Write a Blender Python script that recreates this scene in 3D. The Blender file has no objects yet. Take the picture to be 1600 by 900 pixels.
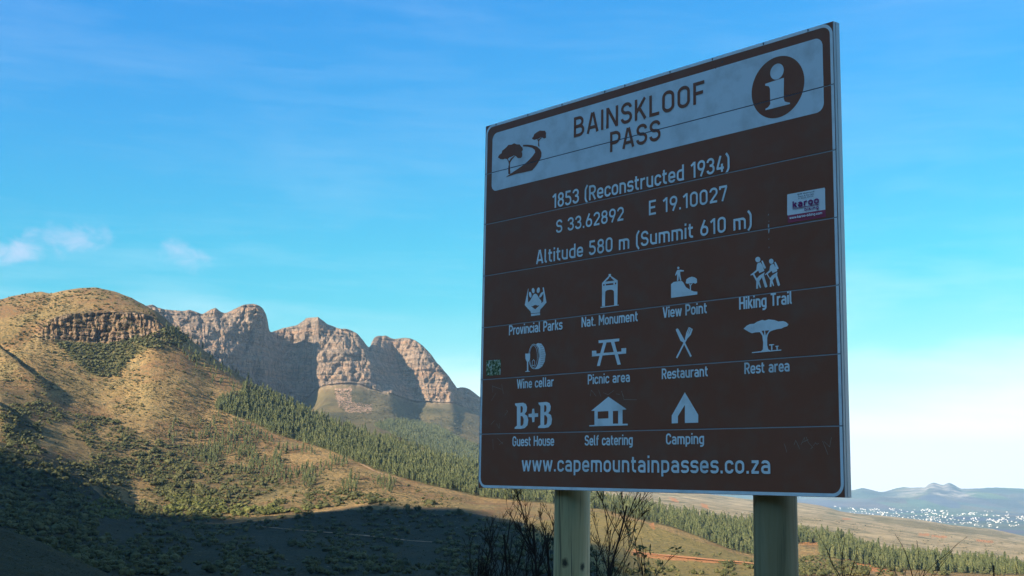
import bpy, bmesh, math, random
import numpy as np
from mathutils import Vector, Matrix
from mathutils.geometry import tessellate_polygon

random.seed(7)
RS = np.random.RandomState(11)
scene = bpy.context.scene
COL = scene.collection
rad = math.radians

# ---------------------------------------------------------------- camera
FPX, PITCH, ROLL = 1900.0, 0.155, 0.0171          # focal length for a 1600 px wide frame
F_ = np.array([0, math.cos(PITCH), math.sin(PITCH)])
U0 = np.array([0, -math.sin(PITCH), math.cos(PITCH)])
X0 = np.array([1.0, 0, 0])
CX = math.cos(ROLL) * X0 + math.sin(ROLL) * U0
CU = -math.sin(ROLL) * X0 + math.cos(ROLL) * U0
cd = bpy.data.cameras.new("camera")
cam = bpy.data.objects.new("camera", cd)
COL.objects.link(cam)
cam.matrix_world = Matrix(((CX[0], CU[0], -F_[0], 0), (CX[1], CU[1], -F_[1], 0), (CX[2], CU[2], -F_[2], 0), (0, 0, 0, 1)))
cd.sensor_width = 36.0
cd.lens = FPX / 1600 * 36
cd.clip_start = 0.05
cd.clip_end = 80000
scene.camera = cam

# ---------------------------------------------------------------- light and exposure
SUN_AZ_DIR = np.array([-0.735, -0.678, 0.0])      # horizontal direction towards the sun
SUN_AZ_DIR /= np.linalg.norm(SUN_AZ_DIR)
SUN_EL = rad(23)
SUN_STRENGTH = 5.0
SKY_STRENGTH = 0.067
EXPOSURE = 1.65
HAZE_DENSITY = 3.8e-5

sd = bpy.data.lights.new("sun", 'SUN')
sd.energy = SUN_STRENGTH
sd.angle = rad(0.5)
sd.color = (1.0, 0.83, 0.60)
sun = bpy.data.objects.new("sun", sd)
COL.objects.link(sun)
SUNV = Vector((SUN_AZ_DIR[0] * math.cos(SUN_EL), SUN_AZ_DIR[1] * math.cos(SUN_EL), math.sin(SUN_EL)))
sun.rotation_euler = SUNV.to_track_quat('Z', 'Y').to_euler()
sun.location = SUNV * 50

vs = scene.view_settings
vs.view_transform = 'Standard'
vs.look = 'None'
vs.exposure = EXPOSURE
vs.gamma = 1.0
vs.use_curve_mapping = False


class NT:
    """tiny helper to write node trees"""
    def __init__(s, tree):
        s.t = tree
        s.t.nodes.clear()

    def n(s, typ, ins=None, **kw):
        nd = s.t.nodes.new(typ)
        for k, v in kw.items():
            setattr(nd, k, v)
        for k, v in (ins or {}).items():
            s.set(nd.inputs[k], v)
        return nd

    def set(s, sock, v):
        if isinstance(v, bpy.types.NodeSocket):
            s.t.links.new(v, sock)
        elif isinstance(v, bpy.types.Node):
            s.t.links.new(v.outputs[0], sock)
        else:
            if hasattr(sock.default_value, '__len__') and not isinstance(v, str):
                if len(sock.default_value) == 4 and len(v) == 3:
                    v = (*v, 1)
            sock.default_value = v

    def math(s, op, a, b=0.0, c=0.0, clamp=False):
        nd = s.t.nodes.new('ShaderNodeMath')
        nd.operation = op
        nd.use_clamp = clamp
        for i, v in enumerate((a, b, c)):
            s.set(nd.inputs[i], v)
        return nd.outputs[0]

    def mix(s, fac, a, b, blend='MIX'):
        nd = s.t.nodes.new('ShaderNodeMix')
        nd.data_type = 'RGBA'
        nd.blend_type = blend
        s.set(nd.inputs[0], fac)
        s.set(nd.inputs[6], a)
        s.set(nd.inputs[7], b)
        return nd.outputs[2]

    def ramp(s, fac, stops, interp='LINEAR'):
        nd = s.t.nodes.new('ShaderNodeValToRGB')
        nd.color_ramp.interpolation = interp
        e = nd.color_ramp.elements
        while len(e) < len(stops):
            e.new(0.5)
        for i, (p, c) in enumerate(stops):
            e[i].position = p
            c = (c, c, c) if not hasattr(c, '__len__') else c
            e[i].color = (*c, 1)
        s.set(nd.inputs[0], fac)
        return nd.outputs[0]

    def noise(s, vec, scale, detail=4.0, rough=0.55, dist=0.0):
        nd = s.n('ShaderNodeTexNoise', {'Scale': scale, 'Detail': detail, 'Roughness': rough, 'Distortion': dist})
        if vec is not None:
            s.set(nd.inputs['Vector'], vec)
        return nd.outputs[0]

    def mapv(s, vec, scale=(1, 1, 1), loc=(0, 0, 0), rot=(0, 0, 0)):
        nd = s.n('ShaderNodeMapping', {'Scale': scale, 'Location': loc, 'Rotation': rot})
        s.set(nd.inputs['Vector'], vec)
        return nd.outputs[0]


def build_world():
    w = bpy.data.worlds.new("World")
    scene.world = w
    w.use_nodes = True
    b = NT(w.node_tree)
    sky = b.n('ShaderNodeTexSky', sky_type='NISHITA', sun_disc=False, sun_elevation=SUN_EL,
              sun_rotation=math.atan2(SUN_AZ_DIR[0], SUN_AZ_DIR[1]), altitude=580.0,
              air_density=1.0, dust_density=0.6, ozone_density=1.6)
    tc = b.n('ShaderNodeTexCoord').outputs['Generated']
    sep = b.n('ShaderNodeSeparateXYZ', {0: tc})
    x, y, z = sep.outputs[0], sep.outputs[1], sep.outputs[2]
    el = b.math('ARCSINE', z)
    az = b.math('ARCTAN2', x, y)
    # clear, deep mountain air; the unseen zenith is brightened to light the shaded sign
    tint = b.ramp(b.math('MULTIPLY', el, 1.0 / 0.7, clamp=True),
                  [(0.0, (0.44, 0.72, 0.66)), (0.14, (0.24, 0.69, 0.62)), (0.26, (0.155, 0.73, 0.74)), (0.40, (0.145, 0.72, 0.92)), (0.56, (0.110, 0.73, 1.10)), (0.78, (0.75, 1.0, 1.2)), (1.0, (1.5, 1.35, 1.25))])
    col = b.mix(1.0, sky.outputs[0], tint, 'MULTIPLY')
    side = b.ramp(b.math('ADD', b.math('MULTIPLY', az, 1.3), 0.6, clamp=True), [(0.05, (0.62, 1.03, 1.15)), (0.75, (0.90, 1.0, 0.98)), (1.0, (0.92, 1.0, 0.98))])
    col = b.mix(1.0, col, side, 'MULTIPLY')
    # thin high cloud, thickening to a pale veil over the horizon
    pl = b.n('ShaderNodeCombineXYZ', {0: b.math('MULTIPLY', az, 3.0), 1: b.math('MULTIPLY', el, 13.0), 2: 0.3})
    n1 = b.noise(b.mapv(pl, rot=(0, 0, rad(-9))), 1.5, 6, 0.55, 0.4)
    n2 = b.noise(b.mapv(pl, scale=(1, 2.2, 1), rot=(0, 0, rad(12))), 2.6, 6, 0.6, 0.3)
    cir = b.ramp(b.math('ADD', b.math('MULTIPLY', n1, 0.6), b.math('MULTIPLY', n2, 0.4)), [(0.46, 0.0), (0.72, 1.0)])
    cir_mask = b.ramp(b.math('MULTIPLY', el, 1.0 / 0.7, clamp=True), [(0.0, 1.0), (0.16, 0.8), (0.35, 0.35), (0.7, 0.25), (1, 0.1)])
    cirf = b.math('MULTIPLY', b.math('MULTIPLY', cir, cir_mask), 0.17)
    white = (7.6, 7.4, 7.1)
    col = b.mix(cirf, col, white)
    # veil: reaches higher to the right of the view
    elj = b.math('SUBTRACT', el, b.math('MULTIPLY', b.math('SUBTRACT', n1, 0.5), 0.06))
    elj = b.math('SUBTRACT', elj, b.math('MULTIPLY', az, 0.045))
    veil = b.ramp(b.math('MULTIPLY', elj, 5.0, clamp=True), [(0.0, 1.0), (0.14, 0.92), (0.3, 0.5), (0.5, 0.12), (0.75, 0.0)])
    col = b.mix(veil, col, white)
    # two small fair-weather clouds over the left-hand hill
    def puff(col, azd, eld, w_, h_, tilt, amt, seed):
        u = b.math('DIVIDE', b.math('SUBTRACT', az, rad(azd)), rad(w_))
        v = b.math('DIVIDE', b.math('SUBTRACT', el, rad(eld)), rad(h_))
        v = b.math('SUBTRACT', v, b.math('MULTIPLY', u, tilt))
        d2 = b.math('ADD', b.math('MULTIPLY', u, u), b.math('MULTIPLY', v, v))
        vec = b.n('ShaderNodeCombineXYZ', {0: b.math('MULTIPLY', az, 40.0), 1: b.math('MULTIPLY', el, 55.0), 2: seed}).outputs[0]
        nn = b.noise(vec, 1.2, 6, 0.6, 0.5)
        f = b.math('ADD', b.math('SUBTRACT', 1.0, d2), b.math('MULTIPLY', b.math('SUBTRACT', nn, 0.5), 2.6))
        f = b.ramp(b.math('MULTIPLY', f, 0.6, clamp=True), [(0.1, 0.0), (0.95, 1.0)], 'EASE')
        f = b.math('MULTIPLY', f, amt)
        return b.mix(f, col, (3.6, 3.85, 5.0))
    col = puff(col, -22.6, 9.4, 2.4, 0.8, 0.35, 0.62, 1.7)
    col = puff(col, -20.3, 10.25, 2.2, 0.85, 0.0, 0.5, 4.1)
    col = puff(col, -15.4, 9.75, 1.5, 0.9, -0.2, 0.45, 7.9)
    bg = b.n('ShaderNodeBackground', {'Color': col, 'Strength': SKY_STRENGTH})
    out = b.n('ShaderNodeOutputWorld', {'Surface': bg})


build_world()


# ---------------------------------------------------------------- helpers
def pix_dir(px, py):
    px = np.asarray(px, float); py = np.asarray(py, float)
    a = (px - 800) / FPX; c = -(py - 450) / FPX
    return F_ + a[..., None] * CX + c[..., None] * CU


def pix_az_te(px, py):
    d = pix_dir(px, py)
    return np.arctan2(d[..., 0], d[..., 1]), d[..., 2] / np.hypot(d[..., 0], d[..., 1])


def project(P):
    P = np.asarray(P, float)
    d = P @ F_
    d = np.where(d < 0.01, 0.01, d)
    return 800 + FPX * (P @ CX) / d, 450 - FPX * (P @ CU) / d


def link(name, me, mats, parent=None):
    o = bpy.data.objects.new(name, me)
    COL.objects.link(o)
    for m in (mats if isinstance(mats, (list, tuple)) else [mats]):
        me.materials.append(m)
    if parent is not None:
        o.parent = parent
    return o


def tag(o, label=None, cat=None, group=None, kind=None):
    if label: o['label'] = label
    if cat: o['category'] = cat
    if group: o['group'] = group
    if kind: o['kind'] = kind
    return o


def empty(name, loc=(0, 0, 0)):
    o = bpy.data.objects.new(name, None)
    COL.objects.link(o)
    o.location = loc
    o.empty_display_size = 0.1
    return o


def mesh_np(name, V, Fq, mat_idx=None, smooth=False):
    """mesh from numpy verts and faces of one size (tri or quad)"""
    me = bpy.data.meshes.new(name)
    V = np.asarray(V, np.float32); Fq = np.asarray(Fq, np.int32)
    k = Fq.shape[1]
    me.vertices.add(len(V)); me.vertices.foreach_set('co', V.ravel())
    me.loops.add(Fq.size); me.loops.foreach_set('vertex_index', Fq.ravel())
    me.polygons.add(len(Fq))
    me.polygons.foreach_set('loop_start', np.arange(0, Fq.size, k, dtype=np.int32))
    me.polygons.foreach_set('loop_total', np.full(len(Fq), k, np.int32))
    if mat_idx is not None:
        me.polygons.foreach_set('material_index', np.asarray(mat_idx, np.int32))
    me.polygons.foreach_set('use_smooth', np.full(len(Fq), smooth, bool))
    me.update(calc_edges=True)
    return me


# vectorised gradient noise
_perm = np.concatenate([RS.permutation(512)] * 3)
_gr = RS.normal(size=(512, 3)); _gr /= np.linalg.norm(_gr, axis=1)[:, None]


def perlin(x, y, z):
    x, y, z = np.broadcast_arrays(np.asarray(x, float), y, z)
    xi = np.floor(x).astype(int); yi = np.floor(y).astype(int); zi = np.floor(z).astype(int)
    xf, yf, zf = x - xi, y - yi, z - zi
    fd = lambda t: t * t * t * (t * (t * 6 - 15) + 10)
    u, v, w = fd(xf), fd(yf), fd(zf)
    xi &= 511; yi &= 511; zi &= 511
    def g(i, j, k):
        h = _perm[_perm[_perm[(xi + i) & 511] + ((yi + j) & 511)] + ((zi + k) & 511)] & 511
        G = _gr[h]
        return G[..., 0] * (xf - i) + G[..., 1] * (yf - j) + G[..., 2] * (zf - k)
    lx = lambda a, b: a + u * (b - a)
    a = lx(g(0, 0, 0), g(1, 0, 0)); b = lx(g(0, 1, 0), g(1, 1, 0))
    c = lx(g(0, 0, 1), g(1, 0, 1)); d = lx(g(0, 1, 1), g(1, 1, 1))
    e = a + v * (b - a); f = c + v * (d - c)
    return e + w * (f - e)


def fbm(x, y, z, octv=4, gain=0.5, ridged=False):
    s = 0; a = 1.0; n = 0
    for i in range(octv):
        p = perlin(x * 2 ** i + 17.3 * i, y * 2 ** i + 5.1 * i, z * 2 ** i + 9.7 * i) * 1.5
        s = s + a * ((1 - 2 * np.abs(p)) if ridged else p)
        n += a; a *= gain
    return s / n


def inpoly(px, py, poly):
    px = np.asarray(px); py = np.asarray(py)
    r = np.zeros(px.shape, bool)
    n = len(poly)
    for i in range(n):
        x1, y1 = poly[i]; x2, y2 = poly[(i + 1) % n]
        c = (y1 > py) != (y2 > py)
        with np.errstate(divide='ignore', invalid='ignore'):
            xx = (x2 - x1) * (py - y1) / (y2 - y1 + 1e-12) + x1
        r ^= c & (px < xx)
    return r


def sstep(a, b, x):
    t = np.clip((x - a) / (b - a), 0, 1)
    return t * t * (3 - 2 * t)


# ---------------------------------------------------------------- materials
def mat(name):
    m = bpy.data.materials.new(name)
    m.use_nodes = True
    return m, NT(m.node_tree)


def finish(b, col, rough=0.8, spec=0.3, normal=None, metal=0.0):
    ins = {'Base Color': col, 'Roughness': rough, 'Specular IOR Level': spec, 'Metallic': metal}
    p = b.n('ShaderNodeBsdfPrincipled', ins)
    if normal is not None:
        b.set(p.inputs['Normal'], normal)
    b.n('ShaderNodeOutputMaterial', {'Surface': p})


def bump(b, h, strength, dist):
    return b.n('ShaderNodeBump', {'Height': h, 'Strength': strength, 'Distance': dist}).outputs[0]


def simple(name, col, rough=0.6, spec=0.3, var=0.12, scale=8.0, metal=0.0):
    m, b = mat(name)
    tc = b.n('ShaderNodeTexCoord').outputs['Object']
    n = b.noise(tc, scale, 5, 0.6)
    c = b.mix(n, tuple(x * (1 - var) for x in col), tuple(min(1, x * (1 + var)) for x in col))
    finish(b, c, rough, spec, None, metal)
    return m


def terrain_material():
    m, b = mat('hill_ground')
    pos = b.n('ShaderNodeNewGeometry').outputs['Position']
    at = lambda nm: b.n('ShaderNodeAttribute', attribute_name=nm).outputs['Fac']
    nA = b.noise(pos, 0.006, 5, 0.6)
    nB = b.noise(pos, 0.035, 6, 0.65, 0.3)
    nC = b.noise(pos, 0.22, 5, 0.7)
    nD = b.noise(pos, 1.6, 4, 0.7)
    grass = b.ramp(nB, [(0.30, (0.155, 0.100, 0.044)), (0.42, (0.245, 0.160, 0.070)), (0.56, (0.33, 0.218, 0.096)), (0.72, (0.215, 0.143, 0.070))])
    olive = b.ramp(nB, [(0.3, (0.14, 0.115, 0.048)), (0.7, (0.255, 0.195, 0.085))])
    c = b.mix(b.ramp(nA, [(0.42, 0.0), (0.62, 0.8)]), grass, olive)
    c = b.mix(b.ramp(b.noise(pos, 0.014, 5, 0.65, 0.6), [(0.47, 0.0), (0.60, 0.8)]), c, (0.180, 0.100, 0.050))
    # grey-green heath and dark low bush flecks
    heath = b.ramp(nC, [(0.35, (0.052, 0.050, 0.026)), (0.65, (0.13, 0.115, 0.062))])
    hf = b.ramp(b.math('ADD', b.math('MULTIPLY', nC, 0.7), b.math('MULTIPLY', nB, 0.3)), [(0.49, 0.0), (0.56, 0.9)])
    c = b.mix(hf, c, heath)
    # thick low bush on the valley floor, the ridge's shade deepened in its colour
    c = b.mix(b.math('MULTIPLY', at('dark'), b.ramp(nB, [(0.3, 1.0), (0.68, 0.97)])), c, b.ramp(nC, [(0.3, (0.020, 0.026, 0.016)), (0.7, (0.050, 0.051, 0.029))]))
    # pale stones
    vor = b.n('ShaderNodeTexVoronoi', {'Vector': pos, 'Scale': 0.11, 'Randomness': 1.0})
    st = b.math('MULTIPLY', b.ramp(vor.outputs['Distance'], [(0.05, 1.0), (0.12, 0.0)]), b.ramp(nA, [(0.48, 0.0), (0.56, 0.8)]))
    c = b.mix(st, c, (0.34, 0.29, 0.23))
    # green slopes / meadow
    green = b.ramp(nC, [(0.3, (0.060, 0.062, 0.026)), (0.7, (0.150, 0.130, 0.056))])
    c = b.mix(b.math('MULTIPLY', at('green'), 0.9), c, green)
    mead = b.ramp(nB, [(0.3, (0.175, 0.14, 0.05)), (0.7, (0.245, 0.18, 0.065))])
    c = b.mix(at('meadow'), c, b.mix(hf, mead, (0.12, 0.11, 0.045)))
    # bare orange soil
    soil = b.ramp(nC, [(0.3, (0.34, 0.125, 0.045)), (0.7, (0.50, 0.235, 0.105))])
    sf = b.math('MULTIPLY', at('soil'), b.ramp(nB, [(0.36, 0.35), (0.55, 1.0)]))
    c = b.mix(sf, c, soil)
    # rock: weathered sandstone, banded and streaked
    v2 = b.mapv(pos, scale=(0.025, 0.025, 0.006))
    streak = b.noise(v2, 1.0, 7, 0.65, 0.6)
    band = b.noise(b.mapv(pos, scale=(0.002, 0.002, 0.05)), 1.0, 5, 0.6, 0.3)
    fine = b.noise(b.mapv(pos, scale=(0.12, 0.12, 0.035)), 1.0, 7, 0.7, 0.8)
    rk = b.ramp(b.math('ADD', b.math('MULTIPLY', streak, 0.45), b.math('MULTIPLY', fine, 0.55)), [(0.33, (0.095, 0.074, 0.062)), (0.44, (0.205, 0.152, 0.116)), (0.55, (0.30, 0.218, 0.158)), (0.70, (0.41, 0.305, 0.22))])
    rk = b.mix(b.ramp(band, [(0.48, 0.0), (0.66, 0.55)]), rk, (0.34, 0.19, 0.105))
    rk = b.mix(b.ramp(nB, [(0.52, 0.0), (0.66, 0.55)]), rk, (0.10, 0.092, 0.066))
    cv = b.noise(b.mapv(pos, scale=(0.045, 0.045, 0.007)), 1.0, 4, 0.6, 0.5)
    ch = b.noise(b.mapv(pos, scale=(0.004, 0.004, 0.07)), 1.0, 4, 0.6, 0.4)
    ab = lambda n: b.math('ABSOLUTE', b.math('SUBTRACT', n, 0.5))
    crack = b.math('MAXIMUM', b.ramp(ab(cv), [(0.008, 0.9), (0.035, 0.0)]), b.ramp(ab(ch), [(0.006, 0.7), (0.025, 0.0)]))
    rk = b.mix(crack, rk, (0.06, 0.052, 0.046))
    c = b.mix(at('rock'), c, rk)
    # straw-pale far foothills
    pale = b.ramp(b.noise(pos, 0.012, 6, 0.7), [(0.36, (0.09, 0.10, 0.055)), (0.47, (0.27, 0.22, 0.13)), (0.6, (0.44, 0.34, 0.21))])
    c = b.mix(b.math('MULTIPLY', at('pale'), b.math('SUBTRACT', 0.85, b.math('MULTIPLY', at('green'), 0.7))), c, pale)
    c = b.mix(b.math('MULTIPLY', sf, at('pale')), c, soil)
    scree = b.ramp(nC, [(0.3, (0.36, 0.20, 0.15)), (0.7, (0.50, 0.31, 0.24))])
    c = b.mix(b.math('MULTIPLY', at('scree'), b.ramp(nC, [(0.46, 0.0), (0.54, 0.8)])), c, scree)
    nb = b.math('ADD', b.math('MULTIPLY', nC, 3.0), b.math('MULTIPLY', nD, 0.8))
    rb = b.math('ADD', b.math('MULTIPLY', streak, 26.0), b.math('MULTIPLY', fine, 12.0))
    hb = b.math('ADD', nb, b.math('MULTIPLY', at('rock'), rb))
    finish(b, c, 0.95, 0.12, bump(b, hb, 0.75, 1.5))
    return m


def far_material():
    m, b = mat('far_plain')
    pos = b.n('ShaderNodeNewGeometry').outputs['Position']
    nA = b.noise(pos, 0.0011, 6, 0.6)
    vor = b.n('ShaderNodeTexVoronoi', {'Vector': b.mapv(pos, scale=(1, 0.35, 1)), 'Scale': 0.003})
    c = b.ramp(nA, [(0.35, (0.045, 0.065, 0.075)), (0.5, (0.075, 0.095, 0.10)), (0.65, (0.125, 0.13, 0.115))])
    c = b.mix(0.25, c, vor.outputs['Color'], 'SOFT_LIGHT')
    rk = b.noise(pos, 0.004, 6, 0.7)
    c = b.mix(b.math('MULTIPLY', b.n('ShaderNodeAttribute', attribute_name='rock').outputs['Fac'], b.ramp(rk, [(0.45, 0.0), (0.6, 1.0)])), c, (0.36, 0.32, 0.28))
    finish(b, c, 0.95, 0.1, bump(b, b.noise(pos, 0.006, 5, 0.6), 0.6, 30))
    return m


def foliage_material(name, c0, c1, c2, scale=0.12):
    m, b = mat(name)
    pos = b.n('ShaderNodeNewGeometry').outputs['Position']
    n1 = b.noise(pos, scale, 3, 0.6)
    n2 = b.noise(pos, scale * 9, 4, 0.7)
    c = b.ramp(b.math('ADD', b.math('MULTIPLY', n1, 0.55), b.math('MULTIPLY', n2, 0.45)), [(0.40, c0), (0.5, c1), (0.60, c2)])
    finish(b, c, 0.85, 0.15, bump(b, n2, 0.7, 0.5))
    return m


M_GROUND = terrain_material()
M_FAR = far_material()
M_PINE = foliage_material('pine_needles', (0.034, 0.046, 0.021), (0.060, 0.074, 0.032), (0.105, 0.112, 0.048))
M_BARK = simple('pine_bark', (0.11, 0.075, 0.05), 0.9, 0.1, 0.3, 2.0)
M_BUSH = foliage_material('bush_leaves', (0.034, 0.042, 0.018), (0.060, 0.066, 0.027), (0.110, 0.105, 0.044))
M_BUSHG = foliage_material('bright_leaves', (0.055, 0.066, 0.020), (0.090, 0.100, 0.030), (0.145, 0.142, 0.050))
M_SCRUB = foliage_material('heath_leaves', (0.038, 0.038, 0.020), (0.070, 0.066, 0.033), (0.135, 0.118, 0.060), 0.05)

# ---------------------------------------------------------------- terrain
R2D = math.degrees
# control curves from near to far; each point is (pixel x, pixel y, horizontal distance in metres)
def C(r, pts):
    """points with distance either fixed or interpolated from (x, r) pairs"""
    xs = [p[0] for p in pts]
    if isinstance(r, (int, float)):
        rr = [r] * len(pts)
    else:
        rr = list(np.interp(xs, [a[0] for a in r], [a[1] for a in r]))
    return [(p[0], p[1], q) for p, q in zip(pts, rr)]

CREST = [(-600, 505), (-150, 478), (0, 471), (20, 464), (45, 459), (65, 457), (78, 462), (95, 459), (125, 454), (150, 453), (180, 459), (205, 470),
         (225, 482), (245, 492), (275, 515), (300, 535), (340, 566), (380, 592), (420, 615), (441, 622), (470, 638), (500, 650), (532, 664),
         (565, 675), (600, 684), (640, 697), (695, 716), (747, 728), (850, 752), (925, 772), (1000, 787), (1060, 799), (1140, 815), (1178, 820),
         (1248, 832), (1320, 843), (1380, 860), (1460, 871), (1540, 880), (1600, 889), (1800, 905), (2300, 930)]
PEAKS = [(-600, 560), (-100, 520), (100, 500), (180, 490), (240, 477), (246, 482), (266, 485), (285, 487), (298, 485), (310, 489), (316, 492), (328, 485), (337, 482),
         (347, 489), (352, 490), (361, 486), (370, 481), (383, 476), (396, 475), (405, 478), (411, 483), (416, 492), (419, 503), (420, 519), (424, 521), (441, 515), (464, 509), (474, 502),
         (482, 499), (490, 498), (499, 499), (506, 503), (510, 507), (523, 511), (530, 515), (542, 515), (550, 518), (558, 522), (568, 534), (576, 546), (579, 544), (581, 535), (585, 529), (591, 526),
         (604, 525), (611, 529), (616, 530), (630, 528), (641, 529), (649, 532), (662, 542), (675, 556), (681, 566), (688, 573), (694, 581), (701, 588), (706, 596), (711, 602), (714, 608), (718, 606),
         (727, 606), (733, 608), (740, 613), (750, 621), (800, 655), (900, 720), (1000, 758), (1100, 771), (1178, 781), (1248, 786), (1280, 790),
         (1320, 800), (1350, 803), (1392, 808), (1450, 815), (1500, 823), (1550, 827), (1600, 838), (1800, 850), (2300, 870)]
CURVES = [
    ('k3', C(250, [(-600, 780), (-150, 805), (0, 826), (60, 846), (110, 868), (170, 897), (300, 955), (800, 1005), (2300, 1030)])),
    ('k4', C(340, [(-600, 815), (-150, 840), (0, 866), (170, 930), (300, 965), (800, 975), (2300, 1000)])),
    ('k5', C([(0, 620), (1000, 600), (1600, 520)], [(-600, 815), (0, 835), (120, 860), (200, 874), (400, 894), (700, 899), (1000, 904), (1200, 918), (1600, 950), (2300, 985)])),
    ('k6', C([(0, 1010), (1000, 930), (1180, 900), (1600, 780)], [(-600, 760), (0, 785), (100, 802), (200, 822), (350, 838), (600, 848), (800, 852), (925, 864), (1000, 877), (1180, 893), (1320, 904), (1600, 925), (2300, 960)])),
    ('k7', C([(0, 1230), (300, 1190), (600, 1200), (1000, 1120), (1180, 1060), (1600, 930)], [(-600, 640), (0, 722), (60, 735), (120, 765), (170, 790), (200, 808), (350, 812), (450, 806), (520, 800), (590, 790), (640, 793), (700, 797), (850, 824), (925, 838), (1000, 850), (1100, 868), (1180, 878), (1320, 890), (1600, 908), (2300, 945)])),
    ('k8', C([(0, 1520), (450, 1500), (750, 1400), (1180, 1200), (1600, 1050)], [(-600, 560), (0, 625), (150, 680), (300, 715), (420, 722), (516, 726), (582, 738), (640, 752), (712, 767), (750, 777), (850, 787), (925, 796), (1000, 811), (1048, 824), (1100, 843), (1144, 861), (1178, 869), (1280, 870), (1320, 876), (1380, 890), (1440, 893), (1500, 897), (1600, 900), (2300, 940)])),
    ('k8b', C([(0, 1800), (150, 1820), (300, 1800), (450, 1740), (750, 1560), (1000, 1430), (1178, 1310), (1600, 1160)], [(-600, 520), (0, 540), (60, 531), (110, 531), (170, 536), (205, 530), (240, 522), (275, 545), (330, 592), (400, 632), (470, 668), (550, 694), (640, 722), (750, 748), (850, 768), (1000, 797), (1100, 822), (1178, 839), (1320, 856), (1440, 879), (1600, 894), (2300, 935)])),
    ('k8c', C([(0, 1830), (150, 1838), (300, 1830), (450, 1800), (750, 1640), (1000, 1490), (1178, 1370), (1600, 1210)], [(-600, 512), (0, 512), (60, 505), (90, 494), (130, 487), (200, 486), (225, 489), (245, 499), (275, 523), (300, 546), (340, 576), (380, 602), (441, 634), (500, 661), (565, 686), (640, 710), (747, 740), (850, 761), (925, 781), (1000, 793), (1140, 822), (1178, 828), (1320, 848), (1440, 873), (1600, 892), (2300, 933)])),
    ('crest', C([(0, 2060), (150, 2050), (300, 1950), (430, 1890), (750, 1740), (1000, 1560), (1178, 1430), (1600, 1260)], CREST)),
    ('back', None),
    ('k11', C([(0, 2750), (750, 2400), (1000, 2200), (1600, 1900)], [(-600, 700), (0, 690), (240, 690), (430, 705), (590, 715), (680, 728), (750, 745), (900, 790), (1000, 803), (1178, 833), (1320, 856), (1600, 900), (2300, 940)])),
    ('k12', C([(0, 3100), (750, 3050), (1000, 3000), (1600, 2900)], [(-600, 640), (0, 640), (240, 640), (430, 668), (500, 656), (565, 662), (600, 666), (640, 676), (690, 690), (750, 710), (900, 758), (1000, 781), (1178, 802), (1280, 812), (1320, 820), (1460, 841), (1600, 855), (2300, 890)])),
    ('base', C([(-600, 3300), (100, 3350), (240, 3420), (330, 3400), (352, 3430), (380, 3560), (440, 3830), (485, 3930), (495, 3800), (520, 3760), (600, 3770), (614, 3800), (628, 4010), (652, 4020), (662, 3950), (712, 3960), (722, 4080), (745, 4060), (900, 4000), (1600, 4000)],
               [(-600, 600), (0, 580), (240, 565), (330, 585), (380, 612), (420, 632), (460, 636), (485, 620), (497, 604), (526, 602), (558, 599), (581, 609), (614, 617), (636, 627), (653, 629), (679, 630), (708, 630), (721, 635), (744, 646), (800, 690), (900, 742), (1000, 771), (1178, 793), (1280, 803), (1350, 813), (1450, 823), (1600, 846), (2300, 875)])),
    ('mid', C([(-600, 3480), (240, 3560), (335, 3560), (352, 3580), (375, 3660), (418, 3760), (440, 3950), (464, 3990), (474, 3850), (520, 3840), (580, 3850), (592, 3890), (606, 4100), (640, 4090), (650, 4030), (700, 4020), (716, 4060), (722, 4130), (900, 4200), (1600, 4300)],
              [(-600, 585), (0, 545), (240, 515), (290, 520), (330, 525), (360, 538), (390, 546), (415, 556), (440, 562), (464, 562), (480, 552), (526, 548), (558, 552), (581, 570), (600, 578), (614, 573), (636, 574), (660, 582), (680, 592), (700, 606), (712, 617), (727, 619), (745, 630), (800, 672), (900, 731), (1000, 765), (1178, 787), (1280, 796), (1350, 808), (1450, 819), (1600, 842), (2300, 872)])),
    ('top', C([(-600, 3650), (240, 3720), (310, 3760), (352, 3790), (370, 3720), (410, 3720), (417, 3740), (422, 4080), (450, 4090), (468, 4020), (490, 3960), (560, 3960), (575, 3990), (580, 4230), (590, 4220), (612, 4190), (650, 4150), (705, 4130), (713, 4140), (718, 4240), (745, 4240), (1000, 4800), (1600, 5000)], PEAKS)),
    ('back2', None),
]
BGAZ = [-180, -140, -100, -70, -50, 50, 70, 100, 140, 180]
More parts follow.
